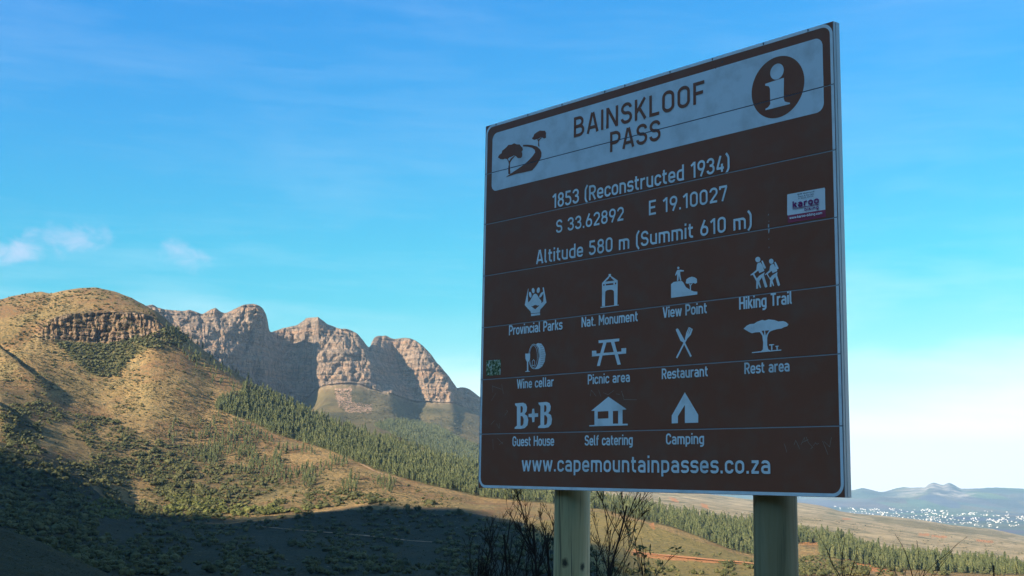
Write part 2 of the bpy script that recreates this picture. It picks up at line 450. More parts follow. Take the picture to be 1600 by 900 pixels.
OUT = {  # (r, z) outside the frame for each curve at BGAZ
    'k3': (250, [70, 40, -10, -35, -30, -45, -45, -20, 30, 70]),
    'k4': (340, [95, 60, -10, -40, -35, -60, -60, -30, 40, 95]),
    'k5': (600, [180, 130, 20, -40, -40, -90, -95, -40, 90, 180]),
    'k6': (1000, [300, 220, 80, 0, -15, -130, -140, -80, 170, 300]),
    'k7': (1200, [340, 260, 110, 40, 30, -140, -155, -90, 210, 340]),
    'k8': (1500, [380, 300, 150, 120, 110, -150, -170, -100, 240, 380]),
    'k8b': (1800, [380, 310, 170, 190, 190, -160, -180, -100, 250, 380]),
    'k8c': (1860, [380, 310, 170, 195, 200, -165, -185, -100, 250, 380]),
    'crest': (2050, [370, 300, 170, 220, 240, -170, -190, -110, 240, 370]),
    'back': (2250, [350, 280, 160, 200, 220, -175, -195, -110, 230, 350]),
    'k11': (2700, [300, 220, 120, 130, 120, -190, -210, -130, 200, 300]),
    'k12': (3100, [250, 180, 100, 150, 170, -200, -220, -140, 170, 250]),
    'base': (3500, [200, 140, 90, 180, 240, -210, -230, -160, 140, 200]),
    'mid': (3650, [190, 130, 90, 190, 290, -212, -232, -165, 130, 190]),
    'top': (3850, [180, 120, 80, 200, 340, -215, -235, -170, 120, 180]),
    'back2': (4400, [100, 60, 30, 100, 150, -230, -240, -190, 60, 100]),
}
fr = np.arange(-31.0, 31.001, 0.052)
az_cols = np.radians(np.concatenate([np.arange(-180, -36, 3.0), np.arange(-36, -31, 0.5), fr, np.arange(31.5, 36.1, 0.5), np.arange(39, 181, 3.0)]))
NC = len(az_cols)


def smooth_cols(a, s):
    k = np.exp(-0.5 * (np.arange(-12, 13) / s) ** 2); k /= k.sum()
    p = np.pad(a, 12, mode='edge')
    return np.convolve(p, k, 'valid')


prof_r, prof_z, names = [], [], []
def add_const(nm, r, zfun):
    prof_r.append(np.full(NC, float(r))); prof_z.append(zfun); names.append(nm)
deg = np.degrees(az_cols)
behind = sstep(60, 130, np.abs(deg))
add_const('k0', 0.15, np.full(NC, -1.66))
add_const('k1', 9, -1.78 + 0.3 * behind)
add_const('k2', 60, -12 + 24 * behind)
for nm, pts in CURVES:
    if pts is None:
        pr, pz = prof_r[-1], prof_z[-1]
        if nm == 'back':
            r = pr + 190
            z = pz - 34
        else:
            r = pr + 420
            z = np.where(pz > 0, pz - 0.45 * pz - 40, pz - 25)
        wgt = sstep(36, 50, np.abs(deg))
        z = z * (1 - wgt) + np.interp(deg, BGAZ, OUT[nm][1]) * wgt
    else:
        A = np.array(pts)
        a, t = pix_az_te(A[:, 0], A[:, 1])
        r_out, z_out = OUT[nm]
        aa = np.degrees(a)
        lo, hi = aa.min(), aa.max()
        ex = [(d, r_out, z) for d, z in zip(BGAZ, z_out) if d < lo - 4 or d > hi + 4]
        AZ = np.concatenate([aa, [e[0] for e in ex]]); RR = np.concatenate([A[:, 2], [e[1] for e in ex]])
        TT = np.concatenate([t, [e[2] / e[1] for e in ex]])
        o = np.argsort(AZ)
        r = np.interp(deg, AZ[o], RR[o]); t = np.interp(deg, AZ[o], TT[o])
        if nm not in ('top',):
            t = smooth_cols(t, 1.5 if nm == 'crest' else 5.0)
        else:
            t = smooth_cols(t, 0.8)
        r = smooth_cols(r, 3.0 if nm in ('top', 'mid', 'base') else 8.0)
        z = r * t
    prof_r.append(r); prof_z.append(z); names.append(nm)
FARC = [(1100, 762), (1248, 778), (1300, 772), (1328, 769), (1348, 765), (1374, 771), (1380, 771), (1400, 766), (1410, 764), (1446, 764), (1450, 759), (1458, 756), (1466, 758), (1473, 761),
        (1483, 756), (1492, 760), (1500, 765), (1560, 764), (1600, 766), (1750, 762), (2000, 770), (2300, 775)]
FARM = [(1100, 782), (1248, 787), (1310, 782), (1380, 779), (1420, 778), (1450, 774), (1500, 780), (1600, 784), (2300, 790)]
def far_curve(pts, r, zout):
    A = np.array(pts, float); a, t = pix_az_te(A[:, 0], A[:, 1])
    AZ = np.concatenate([[-180, -5], np.degrees(a), [60, 180]]); TT = np.concatenate([[zout / r] * 2, t, [zout / r] * 2])
    return smooth_cols(np.interp(deg, AZ, TT), 1.2) * r
add_const('plain1', 7300, np.full(NC, -250.0))
add_const('plain2', 13000, np.full(NC, -262.0))
add_const('farmid', 14800, far_curve(FARM, 14800, -150))
add_const('farcrest', 16500, far_curve(FARC, 16500, 60))
add_const('farback', 19500, np.full(NC, -150.0))
add_const('end', 25000, np.full(NC, -240.0))
PR = np.array(prof_r); PZ = np.array(prof_z)
PR = np.maximum.accumulate(PR + np.arange(len(PR))[:, None] * 1e-3, axis=0)
NROW = {'k0': 4, 'k1': 10, 'k2': 12, 'k3': 10, 'k4': 14, 'k5': 40, 'k6': 40, 'k7': 90, 'k8': 80, 'k8b': 26, 'k8c': 36, 'crest': 6, 'back': 12, 'k11': 34, 'k12': 46,
        'base': 56, 'mid': 60, 'top': 8, 'back2': 10, 'plain1': 16, 'plain2': 12, 'farmid': 22, 'farcrest': 6, 'farback': 3}


def pchip_rows(R, Z):
    h = np.diff(R, axis=0); d = np.diff(Z, axis=0) / h
    m = np.zeros_like(Z)
    w1 = 2 * h[1:] + h[:-1]; w2 = h[1:] + 2 * h[:-1]
    ok = d[:-1] * d[1:] > 0
    with np.errstate(divide='ignore', invalid='ignore'):
        hm = (w1 + w2) / (w1 / d[:-1] + w2 / d[1:])
    m[1:-1] = np.where(ok, hm, 0); m[0] = d[0]; m[-1] = d[-1]
    rows_r, rows_z, row_of = [], [], {}
    n = 0
    for i in range(len(R) - 1):
        row_of[names[i]] = n
        k = NROW[names[i]]
        for j in range(k):
            t = j / k
            if names[i] == 'k1': t = t ** 1.6
            h00 = 2 * t ** 3 - 3 * t ** 2 + 1; h10 = t ** 3 - 2 * t ** 2 + t; h01 = -2 * t ** 3 + 3 * t ** 2; h11 = t ** 3 - t ** 2
            rows_r.append(R[i] + t * h[i]); rows_z.append(h00 * Z[i] + h10 * h[i] * m[i] + h01 * Z[i + 1] + h11 * h[i] * m[i + 1])
            n += 1
    rows_r.append(R[-1]); rows_z.append(Z[-1]); row_of['end'] = n
    return np.array(rows_r), np.array(rows_z), row_of


TR, TZ, ROW = pchip_rows(PR, PZ)
NR = TR.shape[0]
ridx = np.arange(NR)[:, None] * np.ones((1, NC))
def rowmask(a, b, soft=6):
    return sstep(ROW[a] - soft, ROW[a] + soft, ridx) * (1 - sstep(ROW[b] - soft, ROW[b] + soft, ridx))

AZG = np.ones((NR, 1)) * az_cols[None]
# carved detail: flutes and buttresses in the cliffs push the face towards or away from the viewer
xx, yy = TR * np.sin(AZG), TR * np.cos(AZG)
cliff = rowmask('base', 'top', 5) * (1 - sstep(rad(-3), rad(1), AZG)) * sstep(rad(-40), rad(-30), AZG)
lat = AZG * 3900
ld = lat + 0.45 * TZ
fl = fbm(ld / 230, TZ / 330, 0.3, 3, 0.5, True) * 62 + fbm(ld / 60, TZ / 75, 5.3, 4, 0.6) * 26 + fbm(lat / 18, TZ / 26, 2.3, 3, 0.6) * 12
ledge = fbm(lat / 400, TZ / 22, 7.1, 3, 0.5) * 10
edge_keep = np.clip((ROW['top'] - ridx) / 14, 0, 1)
crk = lambda p, k: np.clip(1 - k * np.abs(p), 0, 1)
fl = fl - 13 * crk(perlin((lat - 0.3 * TZ) / 52, TZ / 170, 4.4), 8) - 7 * crk(perlin(lat / 21, TZ / 60, 6.1), 6) - 8 * crk(perlin(lat / 260, TZ / 24, 9.9), 7)
TR = TR - cliff * (fl + ledge) * (0.35 + 0.65 * edge_keep)
lat2 = AZG * 1850
pxg, pyg = project(np.stack([xx, yy, TZ], -1))
bandw = rowmask('k8b', 'k8c', 3) * sstep(45, 95, pxg) * (1 - sstep(255, 285, pxg))
fl2 = fbm(lat2 / 9, TZ / 60, 1.3, 3, 0.55, True) * 4.5 + fbm(lat2 / 30, TZ / 40, 5.3, 2, 0.5) * 7 - 5 * crk(perlin(lat2 / 13, TZ / 30, 3.7), 6) - 4 * crk(perlin(lat2 / 6, TZ / 14, 1.7), 4) - 5 * crk(perlin(lat2 / 45, TZ / 8, 2.7), 4)
TR = TR - bandw * fl2
xx, yy = TR * np.sin(AZG), TR * np.cos(AZG)
# rolling relief on everything else
hillw = rowmask('k4', 'back', 12)
TZ = TZ + hillw * (fbm(xx / 260, yy / 260, 0.0, 3) * 5.0 + fbm(xx / 60, yy / 60, 3.0, 3) * 2.2 + fbm(xx / 14, yy / 14, 6.0, 2) * 0.7) * (1 - 0.7 * bandw)
TZ = TZ + rowmask('k2', 'k4', 6) * (fbm(xx / 40, yy / 40, 1.0, 4) * 1.6)
TZ = TZ + rowmask('k11', 'base', 10) * (fbm(xx / 320, yy / 320, 2.0, 4) * 16 + fbm(xx / 90, yy / 90, 4.0, 3, 0.5, True) * 7) * (0.45 + 0.55 * (1 - sstep(0.0, 0.12, AZG)))
TZ = TZ + rowmask('base', 'back2', 8) * sstep(0.0, 0.12, AZG) * fbm(xx / 350, yy / 350, 2.0, 4) * 12
TZ = TZ + rowmask('top', 'plain1', 3) * (1 - sstep(rad(-3), rad(1), AZG)) * (fbm(xx / 60, yy / 60, 8.0, 3) * 4 + fbm(xx / 18, yy / 18, 8.5, 2) * 4)
TZ = TZ + rowmask('farmid', 'farback', 6) * fbm(xx / 900, yy / 900, 5.0, 5, 0.6, True) * 30
# a gully with a steep bank below the left end of the rock band
pxg, pyg = project(np.stack([xx, yy, TZ], -1))
def bank(x1, y1, x2, y2, w, amp):
    global TZ
    L = math.hypot(x2 - x1, y2 - y1)
    ux, uy = (x2 - x1) / L, (y2 - y1) / L
    s = (pxg - x1) * ux + (pyg - y1) * uy
    q = (pxg - x1) * uy - (pyg - y1) * ux + 5 * fbm(pxg / 30, pyg / 30, 2.2, 2)        # + is to the upper right
    along = sstep(-L * 0.15, L * 0.15, s) * (1 - sstep(L * 0.75, L * 1.1, s))
    prof = np.where(q < 0, np.exp(-(q / (2.2 * w)) ** 2), np.exp(-(q / (0.55 * w)) ** 2))
    dip = -0.55 * np.exp(-((q - 1.1 * w) / (0.7 * w)) ** 2)
    TZ = TZ + hillw * along * amp * (prof + dip) * (ridx < ROW['k8b'] + 5)
bank(-60, 505, 92, 632, 9, 11)
bank(-30, 622, 30, 668, 8, 8)

TX, TY = TR * np.sin(AZG), TR * np.cos(AZG)
pxg, pyg = project(np.stack([TX, TY, TZ], -1))
TE = TZ / np.maximum(TR, 0.01)

# material masks, by where things lie on the terrain
JX = fbm(TX / 40, TY / 40, TZ / 40, 3); JY = 0.6 * fbm(TX / 40 + 50, TY / 40, TZ / 40, 3)
def polymask(poly, lo, hi, jit=6):
    a, z = ROW[lo], ROW[hi] + 1
    m = np.zeros_like(TZ)
    m[a:z] = inpoly(pxg[a:z] + jit * JX[a:z], pyg[a:z] + jit * JY[a:z], poly)
    return m

FOREST = [(340, 628), (335, 640), (392, 659), (423, 676), (475, 692), (516, 705), (553, 721), (582, 732), (628, 747), (669, 758), (712, 767), (750, 777), (850, 786), (938, 796), (992, 810),
          (1048, 823), (1100, 842), (1144, 860), (1178, 868), (1215, 858), (1248, 850), (1278, 849), (1280, 868), (1320, 876), (1380, 889), (1440, 892), (1500, 896), (1600, 899), (1650, 901), (1650, 893), (1600, 886), (1540, 878), (1460, 869), (1380, 858),
          (1320, 840), (1248, 829), (1178, 817), (1140, 812), (1060, 796), (1000, 784), (925, 770), (850, 749), (747, 724), (695, 712), (640, 693), (600, 681), (565, 672), (532, 661), (500, 647), (470, 636), (441, 625), (400, 607), (385, 607), (375, 618)]
GREENP = [[(90, 530), (110, 560), (140, 585), (180, 585), (205, 560), (260, 530), (300, 520), (262, 508), (235, 522), (170, 534)],
          [(585, 664), (605, 658), (632, 656), (679, 664), (720, 686), (760, 705), (760, 745), (690, 712), (640, 692)]]
MEADOW = [(800, 825), (925, 800), (1000, 815), (1060, 835), (1144, 865), (1178, 872), (1185, 905), (950, 905), (850, 850)]
SOILP = [[(1000, 862), (1030, 866), (1070, 869), (1110, 873), (1180, 880), (1182, 884), (1120, 880), (1075, 877), (1030, 874), (1000, 870), (985, 868), (990, 858)],
         [(1249, 847), (1279, 848), (1281, 852), (1249, 851)], [(1014, 818), (1022, 816), (1024, 828), (1016, 824)],
         [(1046, 777), (1056, 779), (1062, 786), (1050, 783)], [(1095, 786), (1105, 789), (1107, 795), (1097, 792)],
         [(1435, 833), (1452, 834), (1452, 838), (1436, 837)], [(1455, 835), (1480, 838), (1480, 841), (1456, 839)], [(1316, 809), (1331, 810), (1331, 812), (1316, 812)], [(1525, 843), (1552, 845), (1552, 848), (1526, 846)],
         [(1320, 873), (1360, 880), (1362, 886), (1322, 881)], [(1360, 885), (1390, 890), (1390, 896), (1360, 893)]]
SCREE = [(522, 608), (550, 605), (548, 628), (580, 633), (582, 645), (545, 645), (530, 635)]
green = np.maximum(polymask(FOREST, 'k7', 'back', 3), polymask(GREENP[0], 'k7', 'crest', 6))
green = np.maximum(green, 0.8 * polymask(GREENP[1], 'k11', 'base', 5))
talus = rowmask('k11', 'base', 4) * 0.35
green = np.maximum(green, talus * (0.75 + 0.25 * fbm(TX / 120, TY / 120, 0, 3)) * (1 - 0.45 * sstep(-0.02, 0.06, AZG)))
green = np.maximum(green, 0.8 * polymask([(1355, 806), (1450, 817), (1560, 831), (1600, 840), (1560, 840), (1450, 827), (1370, 815)], 'k11', 'back2', 8))
meadow = polymask(MEADOW, 'k5', 'k8b', 8)
soil = np.zeros_like(TZ)
for p in SOILP:
    soil = np.maximum(soil, polymask(p, 'k5', 'back2', 2))
rock = cliff.copy()
rock = np.maximum(rock, rowmask('k8b', 'k8c', 2) * sstep(50, 85, pxg + 15 * fbm(TX / 30, TY / 30, 0, 2)) * (1 - sstep(250, 275, pxg)) * (0.8 + 0.4 * fbm(TX / 15, TY / 15, TZ / 15, 2)))
rock = np.maximum(rock, rowmask('top', 'back2', 4) * (1 - sstep(rad(-3), rad(1), AZG)))
soil = np.maximum(soil, rowmask('k8b', 'k8c', 3) * sstep(100, 115, pxg) * (1 - sstep(205, 215, pxg)) * (pyg > 519) * 0.55 * (fbm(TX / 12, TY / 12, TZ / 12, 2) > -0.05))
scree = polymask(SCREE, 'k11', 'base', 6)
farrock = rowmask('farmid', 'farback', 3) * sstep(1370, 1440, pxg) * (1 - sstep(1500, 1540, pxg))
rock = np.maximum(np.clip(rock, 0, 1), farrock)


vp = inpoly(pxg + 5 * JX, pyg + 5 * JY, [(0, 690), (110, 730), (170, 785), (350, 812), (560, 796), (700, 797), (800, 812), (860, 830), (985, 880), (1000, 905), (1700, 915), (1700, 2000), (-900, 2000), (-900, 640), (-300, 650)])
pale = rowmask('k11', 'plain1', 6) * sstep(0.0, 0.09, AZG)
dark = vp * rowmask('k2', 'k8', 4) * (1.0 + 0.15 * JX)  # bush tone bounded by the cast shadow, painting its shade darker
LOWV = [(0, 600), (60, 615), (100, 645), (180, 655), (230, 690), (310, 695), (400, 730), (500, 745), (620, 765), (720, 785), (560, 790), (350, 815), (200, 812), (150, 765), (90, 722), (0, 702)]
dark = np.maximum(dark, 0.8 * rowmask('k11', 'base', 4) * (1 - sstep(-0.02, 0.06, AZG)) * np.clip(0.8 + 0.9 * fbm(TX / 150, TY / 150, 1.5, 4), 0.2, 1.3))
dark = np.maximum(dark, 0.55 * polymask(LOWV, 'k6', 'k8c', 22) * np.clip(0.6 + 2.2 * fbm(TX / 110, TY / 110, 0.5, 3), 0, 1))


def terrain_patch(name, r0, r1, material):
    nr = r1 - r0 + 1
    V = np.stack([TX[r0:r1 + 1], TY[r0:r1 + 1], TZ[r0:r1 + 1]], -1).reshape(-1, 3)
    i = np.arange(nr - 1)[:, None] * NC + np.arange(NC - 1)[None]
    Q = np.stack([i, i + 1, i + NC + 1, i + NC], -1).reshape(-1, 4)
    me = mesh_np(name, V, Q, smooth=True)
    if name in ('mountains', 'hillside'):      # broken rock stays faceted
        rf = rock[r0:r1 + 1][:-1, :-1] > 0.4
        me.polygons.foreach_set('use_smooth', ~rf.ravel())
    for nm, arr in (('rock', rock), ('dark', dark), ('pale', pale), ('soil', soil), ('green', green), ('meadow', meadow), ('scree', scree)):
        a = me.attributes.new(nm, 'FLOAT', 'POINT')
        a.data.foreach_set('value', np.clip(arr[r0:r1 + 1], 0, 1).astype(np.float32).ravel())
    o = link(name, me, material)
    tag(o, kind='structure')
    return o


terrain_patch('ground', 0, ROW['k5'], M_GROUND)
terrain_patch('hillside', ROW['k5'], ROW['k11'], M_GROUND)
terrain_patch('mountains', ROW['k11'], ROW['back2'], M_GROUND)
terrain_patch('plain', ROW['back2'], ROW['plain2'], M_FAR)
terrain_patch('far_mountains', ROW['plain2'], NR - 1, M_FAR)


def hit(px, py, first='k2', last='back2'):
    """where the view through a pixel of the photograph meets the terrain"""
    a, t = pix_az_te(px, py)
    c = np.clip(np.searchsorted(az_cols, a), 1, NC - 1)
    f = (a - az_cols[c - 1]) / (az_cols[c] - az_cols[c - 1])
    r0, r1 = ROW[first], ROW[last]
    E = TE[r0:r1, :][:, c - 1] * (1 - f) + TE[r0:r1, :][:, c] * f
    Rr = TR[r0:r1, :][:, c - 1] * (1 - f) + TR[r0:r1, :][:, c] * f
    ok = E >= t[None]
    k = np.argmax(ok, 0)
    good = ok.any(0) & (k > 0)
    k = np.maximum(k, 1)
    j = np.arange(len(k))
    e0, e1 = E[k - 1, j], E[k, j]
    w = np.clip((t - e0) / (e1 - e0 + 1e-9), 0, 1)
    r = Rr[k - 1, j] * (1 - w) + Rr[k, j] * w
    return np.stack([r * np.sin(a), r * np.cos(a), r * t], -1), good


# ---------------------------------------------------------------- the mountain ridge beside the road, whose shadow fills the valley
EDGE = [(-700, 640), (-250, 672), (0, 703), (40, 713), (80, 722), (110, 735), (150, 765), (170, 788), (200, 812), (260, 816), (330, 816), (380, 809), (450, 803), (520, 797), (560, 790), (590, 786),
        (620, 788), (660, 794), (700, 793), (756, 799), (790, 814), (826, 819), (857, 831), (923, 850), (950, 852), (977, 868), (985, 888), (1000, 899)]
def shadow_ridge():
    E = np.array(EDGE, float)
    P, ok = hit(E[:, 0], E[:, 1])
    P = P[ok]
    s = SUN_AZ_DIR[:2]; perp = np.array([-s[1], s[0]]) * -1
    if perp[0] < 0: perp = -perp
    q = P[:, :2] @ perp; p = P[:, :2] @ s
    D = 1350.0
    h = P[:, 2] + (D - p) * math.tan(SUN_EL)
    o = np.argsort(q); q, h = q[o], h[o]
    q = np.concatenate([[q[0] - 700, q[0] - 350], q, [q[-1] + 60, q[-1] + 250, 200, 700, 1300]])
    h = np.concatenate([[h[0] - 260, h[0] - 90], h, [h[-1] + 4, h[-1] + 20, 640, 640, 560]])
    qs = np.linspace(q[0], q[-1], 260)
    hs = np.interp(qs, q, h)
    offs = [(-1000, 0.12), (-700, 0.32), (-420, 0.55), (-200, 0.77), (-80, 0.91), (-30, 0.965), (0, 1.0), (40, 0.97), (150, 0.86), (350, 0.66), (600, 0.44), (850, 0.2), (1000, 0.02)]
    V = []
    for off, k in offs:
        c = s * (D - off)
        for qq, hh in zip(qs, hs):
            x, y = c + perp * qq
            V.append((x, y, -80 + (hh + 80) * k + (0 if off == 0 else float(6 * math.sin(qq / 37.0 + off)) * (1 - abs(k - 0.5)))))
    n = len(qs)
    Q = [(a * n + b, (a + 1) * n + b, (a + 1) * n + b + 1, a * n + b + 1) for a in range(len(offs) - 1) for b in range(n - 1)]
    me = mesh_np('mountain_ridge', np.array(V), np.array(Q), smooth=True)
    o = link('mountain_ridge', me, M_GROUND)
    tag(o, kind='structure')


shadow_ridge()

# ---------------------------------------------------------------- dirt tracks
M_TRACK = simple('track_earth', (0.33, 0.215, 0.13), 0.95, 0.1, 0.25, 0.05)
M_TRACKO = simple('orange_earth', (0.46, 0.20, 0.085), 0.95, 0.1, 0.3, 0.05)
def track(name, pix, width, material, lift=0.7):
    xs = np.array([p[0] for p in pix], float); ys = np.array([p[1] for p in pix], float)
    n = int((xs.max() - xs.min()) / 2.5) + 2
    t = np.linspace(0, 1, n); tt = np.linspace(0, 1, len(pix))
    P, ok = hit(np.interp(t, tt, xs), np.interp(t, tt, ys))
    P = P[ok]
    for k in range(3):
        P[1:-1] = (P[:-2] + 2 * P[1:-1] + P[2:]) / 4
    T = np.gradient(P[:, :2], axis=0); T /= np.linalg.norm(T, axis=1)[:, None] + 1e-9
    N = np.stack([-T[:, 1], T[:, 0]], -1)
    w = width * (0.75 + 0.5 * RS.rand(len(P)))
    w = np.convolve(np.pad(w, 2, 'edge'), np.ones(5) / 5, 'valid')[:, None]
    A = P.copy(); A[:, :2] += N * w / 2; B = P.copy(); B[:, :2] -= N * w / 2
    gz = []
    for X in (A, B):
        gx, gy = project(X)
        rr = np.hypot(X[:, 0], X[:, 1]); aa = np.arctan2(X[:, 0], X[:, 1])
        c = np.clip(np.searchsorted(az_cols, aa), 1, NC - 1)
        X[:, 2] = [np.interp(r_, TR[:, cc], TZ[:, cc]) + lift for r_, cc in zip(rr, c)]
    V = np.concatenate([A, B]); n = len(A)
    Q = [(i, i + 1, n + i + 1, n + i) for i in range(n - 1)]
    o = link(name, mesh_np(name, V, np.array(Q), smooth=True), material)
    tag(o, kind='structure')
track('dirt_track', [(400, 823), (450, 828), (500, 832), (560, 837), (600, 841), (640, 846), (690, 849)], 2.6, M_TRACK)
track('dirt_track', [(978, 862), (1010, 866), (1060, 871), (1110, 876), (1160, 880), (1184, 883)], 7.0, M_TRACKO, 1.0)
track('dirt_track', [(560, 723), (590, 739), (620, 747), (632, 750)], 4.0, M_TRACK, 0.6)

# ---------------------------------------------------------------- plants on the hills
def pine_template(seed, whorls, pts, slim=1.0):
    """unit-height conifer crown: drooping ragged whorls round an axis"""
    r = np.random.RandomState(seed)
    V, T = [], []
    for k in range(whorls):
        f = k / whorls
        z0 = 0.10 + 0.86 * f
        rad_ = (0.185 * math.sqrt(max(0.0, 1 - f ** 1.5)) + 0.035) * (0.75 + 0.25 * min(1, 4 * f)) * slim * r.uniform(0.78, 1.22)
        top = min(1.0, z0 + 0.17 * (1 - 0.4 * f))
        ph = r.uniform(0, 6.28)
        base = len(V)
        V.append((r.normal(0, 0.008), r.normal(0, 0.008), top))
        for j in range(pts):
            a = ph + 2 * math.pi * j / pts + r.normal(0, 0.12)
            rr = rad_ * (r.uniform(0.75, 1.3) if j % 2 == 0 else r.uniform(0.4, 0.62))
            V.append((rr * math.cos(a), rr * math.sin(a), z0 + r.normal(0, 0.012) - (0.03 if j % 2 == 0 else 0)))
        for j in range(pts):
            T.append((base, base + 1 + j, base + 1 + (j + 1) % pts))
    return np.array(V), np.array(T)


def trunk_template(h=0.3, r0=0.018):
    V, T = [], []
    for z, rr in ((-0.04, r0), (h, r0 * 0.6)):
        for j in range(5):
            a = 2 * math.pi * j / 5
            V.append((rr * math.cos(a), rr * math.sin(a), z))
    for j in range(5):
        k = (j + 1) % 5
        T += [(j, k, 5 + k), (j, 5 + k, 5 + j)]
    return np.array(V), np.array(T)


_ico = None
def ico():
    global _ico
    if _ico is None:
        bm = bmesh.new(); bmesh.ops.create_icosphere(bm, subdivisions=1, radius=1)
        _ico = (np.array([v.co[:] for v in bm.verts]), np.array([[v.index for v in f.verts] for f in bm.faces]))
        bm.free()
    return _ico


def bush_template(seed, lumps, leaves, flat=0.75):
    """unit-width rounded bush: several ragged leaf masses and loose sprays round them"""
    r = np.random.RandomState(seed)
    V, T = [], []
    n = 0
    iv, it = ico()
    for k in range(lumps):
        c = np.array([r.normal(0, 0.2), r.normal(0, 0.2), r.uniform(0.15, 0.5) * flat])
        s = r.uniform(0.2, 0.34)
        v = iv * (s * r.uniform(0.72, 1.25, size=(len(iv), 1))) * np.array([1, 1, flat]) + c
        V.append(v); T.append(it + n); n += len(v)
    lv = []
    for k in range(leaves):
        d = r.normal(size=3); d /= np.linalg.norm(d); d[2] = abs(d[2])
        c = d * np.array([0.5, 0.5, 0.62 * flat]) * r.uniform(0.75, 1.12) + np.array([0, 0, 0.22 * flat])
        e = r.normal(size=(3, 3)) * 0.07
        lv.append(c + e)
    if lv:
        v = np.concatenate(lv); V.append(v); T.append(np.arange(len(v)).reshape(-1, 3) + n)
    return np.concatenate(V), np.concatenate(T)


def merge_instances(templates, P, S, H, rot, which):
    """one mesh holding every instance (for masses nobody could count)"""
    VV, TT = [], []; n = 0
    for k, (tv, tt) in enumerate(templates):
        idx = np.nonzero(which == k)[0]
        if len(idx) == 0: continue
        c, s = np.cos(rot[idx])[:, None], np.sin(rot[idx])[:, None]
        x = (tv[None, :, 0] * c - tv[None, :, 1] * s) * S[idx, None] + P[idx, 0, None]
        y = (tv[None, :, 0] * s + tv[None, :, 1] * c) * S[idx, None] + P[idx, 1, None]
        z = tv[None, :, 2] * H[idx, None] + P[idx, 2, None]
        v = np.stack([x, y, z], -1).reshape(-1, 3)
        t = (tt[None] + (np.arange(len(idx)) * len(tv))[:, None, None]).reshape(-1, 3) + n
        VV.append(v); TT.append(t); n += len(v)
    return np.concatenate(VV), np.concatenate(TT)


def scatter(poly, n, mind, density=None, first='k4', last='back'):
    """pixel-spaced points inside an outline, dropped onto the terrain"""
    poly_a = np.array(poly)
    lo, hi = poly_a.min(0), poly_a.max(0)
    cand = RS.uniform(lo, hi, size=(n * 14, 2))
    ok = inpoly(cand[:, 0], cand[:, 1], poly)
    if density is not None:
        ok &= RS.rand(len(cand)) < density(cand[:, 0], cand[:, 1])
    cand = cand[ok]
    cell = {}; keep = []
    for i, (x, y) in enumerate(cand):
        k = (int(x // mind), int(y // mind))
        if any((x - cand[j][0]) ** 2 + (1.4 * (y - cand[j][1])) ** 2 < mind * mind
               for a in (-1, 0, 1) for b_ in (-1, 0, 1) for j in cell.get((k[0] + a, k[1] + b_), ())):
            continue
        cell.setdefault(k, []).append(i); keep.append(i)
        if len(keep) >= n: break
    c = cand[keep]
    P, good = hit(c[:, 0], c[:, 1], first, last)
    return P[good], c[good]


def obj_mesh(name, VT, material):
    me = mesh_np(name, VT[0], VT[1], smooth=False)
    me.materials.append(material)
    return me


# --- the pine plantation
P1, c1 = scatter(FOREST, 7600, 2.3, None, 'k7', 'back')
SC = [(255, 505), (300, 530), (345, 562), (385, 590), (440, 618), (440, 628), (400, 630), (360, 610), (330, 600), (300, 570), (262, 528)]
P2, c2 = scatter(SC, 75, 5.0, None, 'k8', 'back')
SC2 = [(270, 660), (330, 640), (380, 662), (430, 690), (520, 715), (560, 735), (640, 760), (600, 775), (480, 770), (420, 745), (350, 735), (300, 720), (262, 690)]
P3, c3 = scatter(SC2, 800, 3.6, lambda x, y: np.clip(0.2 + 2.2 * fbm(x / 45, y / 28, 3.3, 2), 0, 1), 'k7', 'k8b')
PP = np.concatenate([P1, P2, P3]); 
hh = np.concatenate([RS.normal(11.0, 2.4, len(P1)) * (1 - 0.16 * (c1[:, 0] > 900)), RS.normal(9.5, 2.5, len(P2)), RS.normal(8.5, 2.2, len(P3))]).clip(4, 20)
dist = np.hypot(PP[:, 0], PP[:, 1])
apparent = hh / dist
pxp, pyp = project(PP)
visible = (pxp > -10) & (pxp < 1610) & (pyp < 905) & ~((pxp > 752) & (pxp < 1320) & (pyp < 770))
order = np.argsort(-apparent * visible)
ind = order[:290]; rest = order[290:]
T_HI = [pine_template(100 + k, 9, 10) for k in range(5)]
T_LO = [pine_template(200 + k, 7, 8) for k in range(6)]
crown_me = [obj_mesh('pine_crown', t, M_PINE) for t in T_HI]
trunk_me = obj_mesh('pine_trunk', trunk_template(), M_BARK)
FORESTLAB = 'tall narrow dark green pine in the front rows of the plantation on the ridge'
SLOPELAB = 'small dark green pine standing apart on the tan slope below the plantation'
for i in ind:
    e = empty('pine_tree', PP[i])
    h = hh[i]
    e.scale = (h * RS.uniform(0.78, 1.02),) * 2 + (h,)
    e.rotation_euler = (0, 0, RS.uniform(0, 6.28))
    if i < len(P1):
        tag(e, FORESTLAB, 'pine tree', 'pines in the plantation')
    elif i < len(P1) + len(P2):
        tag(e, 'small dark pine on the hill crest left of the plantation', 'pine tree', 'pines on the hill crest')
    else:
        tag(e, SLOPELAB, 'pine tree', 'pines scattered below the plantation')
    for nm, me in (('crown', crown_me[RS.randint(5)]), ('trunk', trunk_me)):
        o = bpy.data.objects.new(nm, me); COL.objects.link(o); o.parent = e
S = hh * RS.uniform(0.78, 1.05, len(hh))
V, T = merge_instances(T_LO, PP[rest], S[rest], hh[rest], RS.uniform(0, 6.28, len(rest)), RS.randint(0, 6, len(rest)))
o = link('pine_forest', mesh_np('pine_forest', V, T), M_PINE)
tag(o, 'dense dark green pine plantation running down the ridge behind the sign', 'forest', kind='stuff')

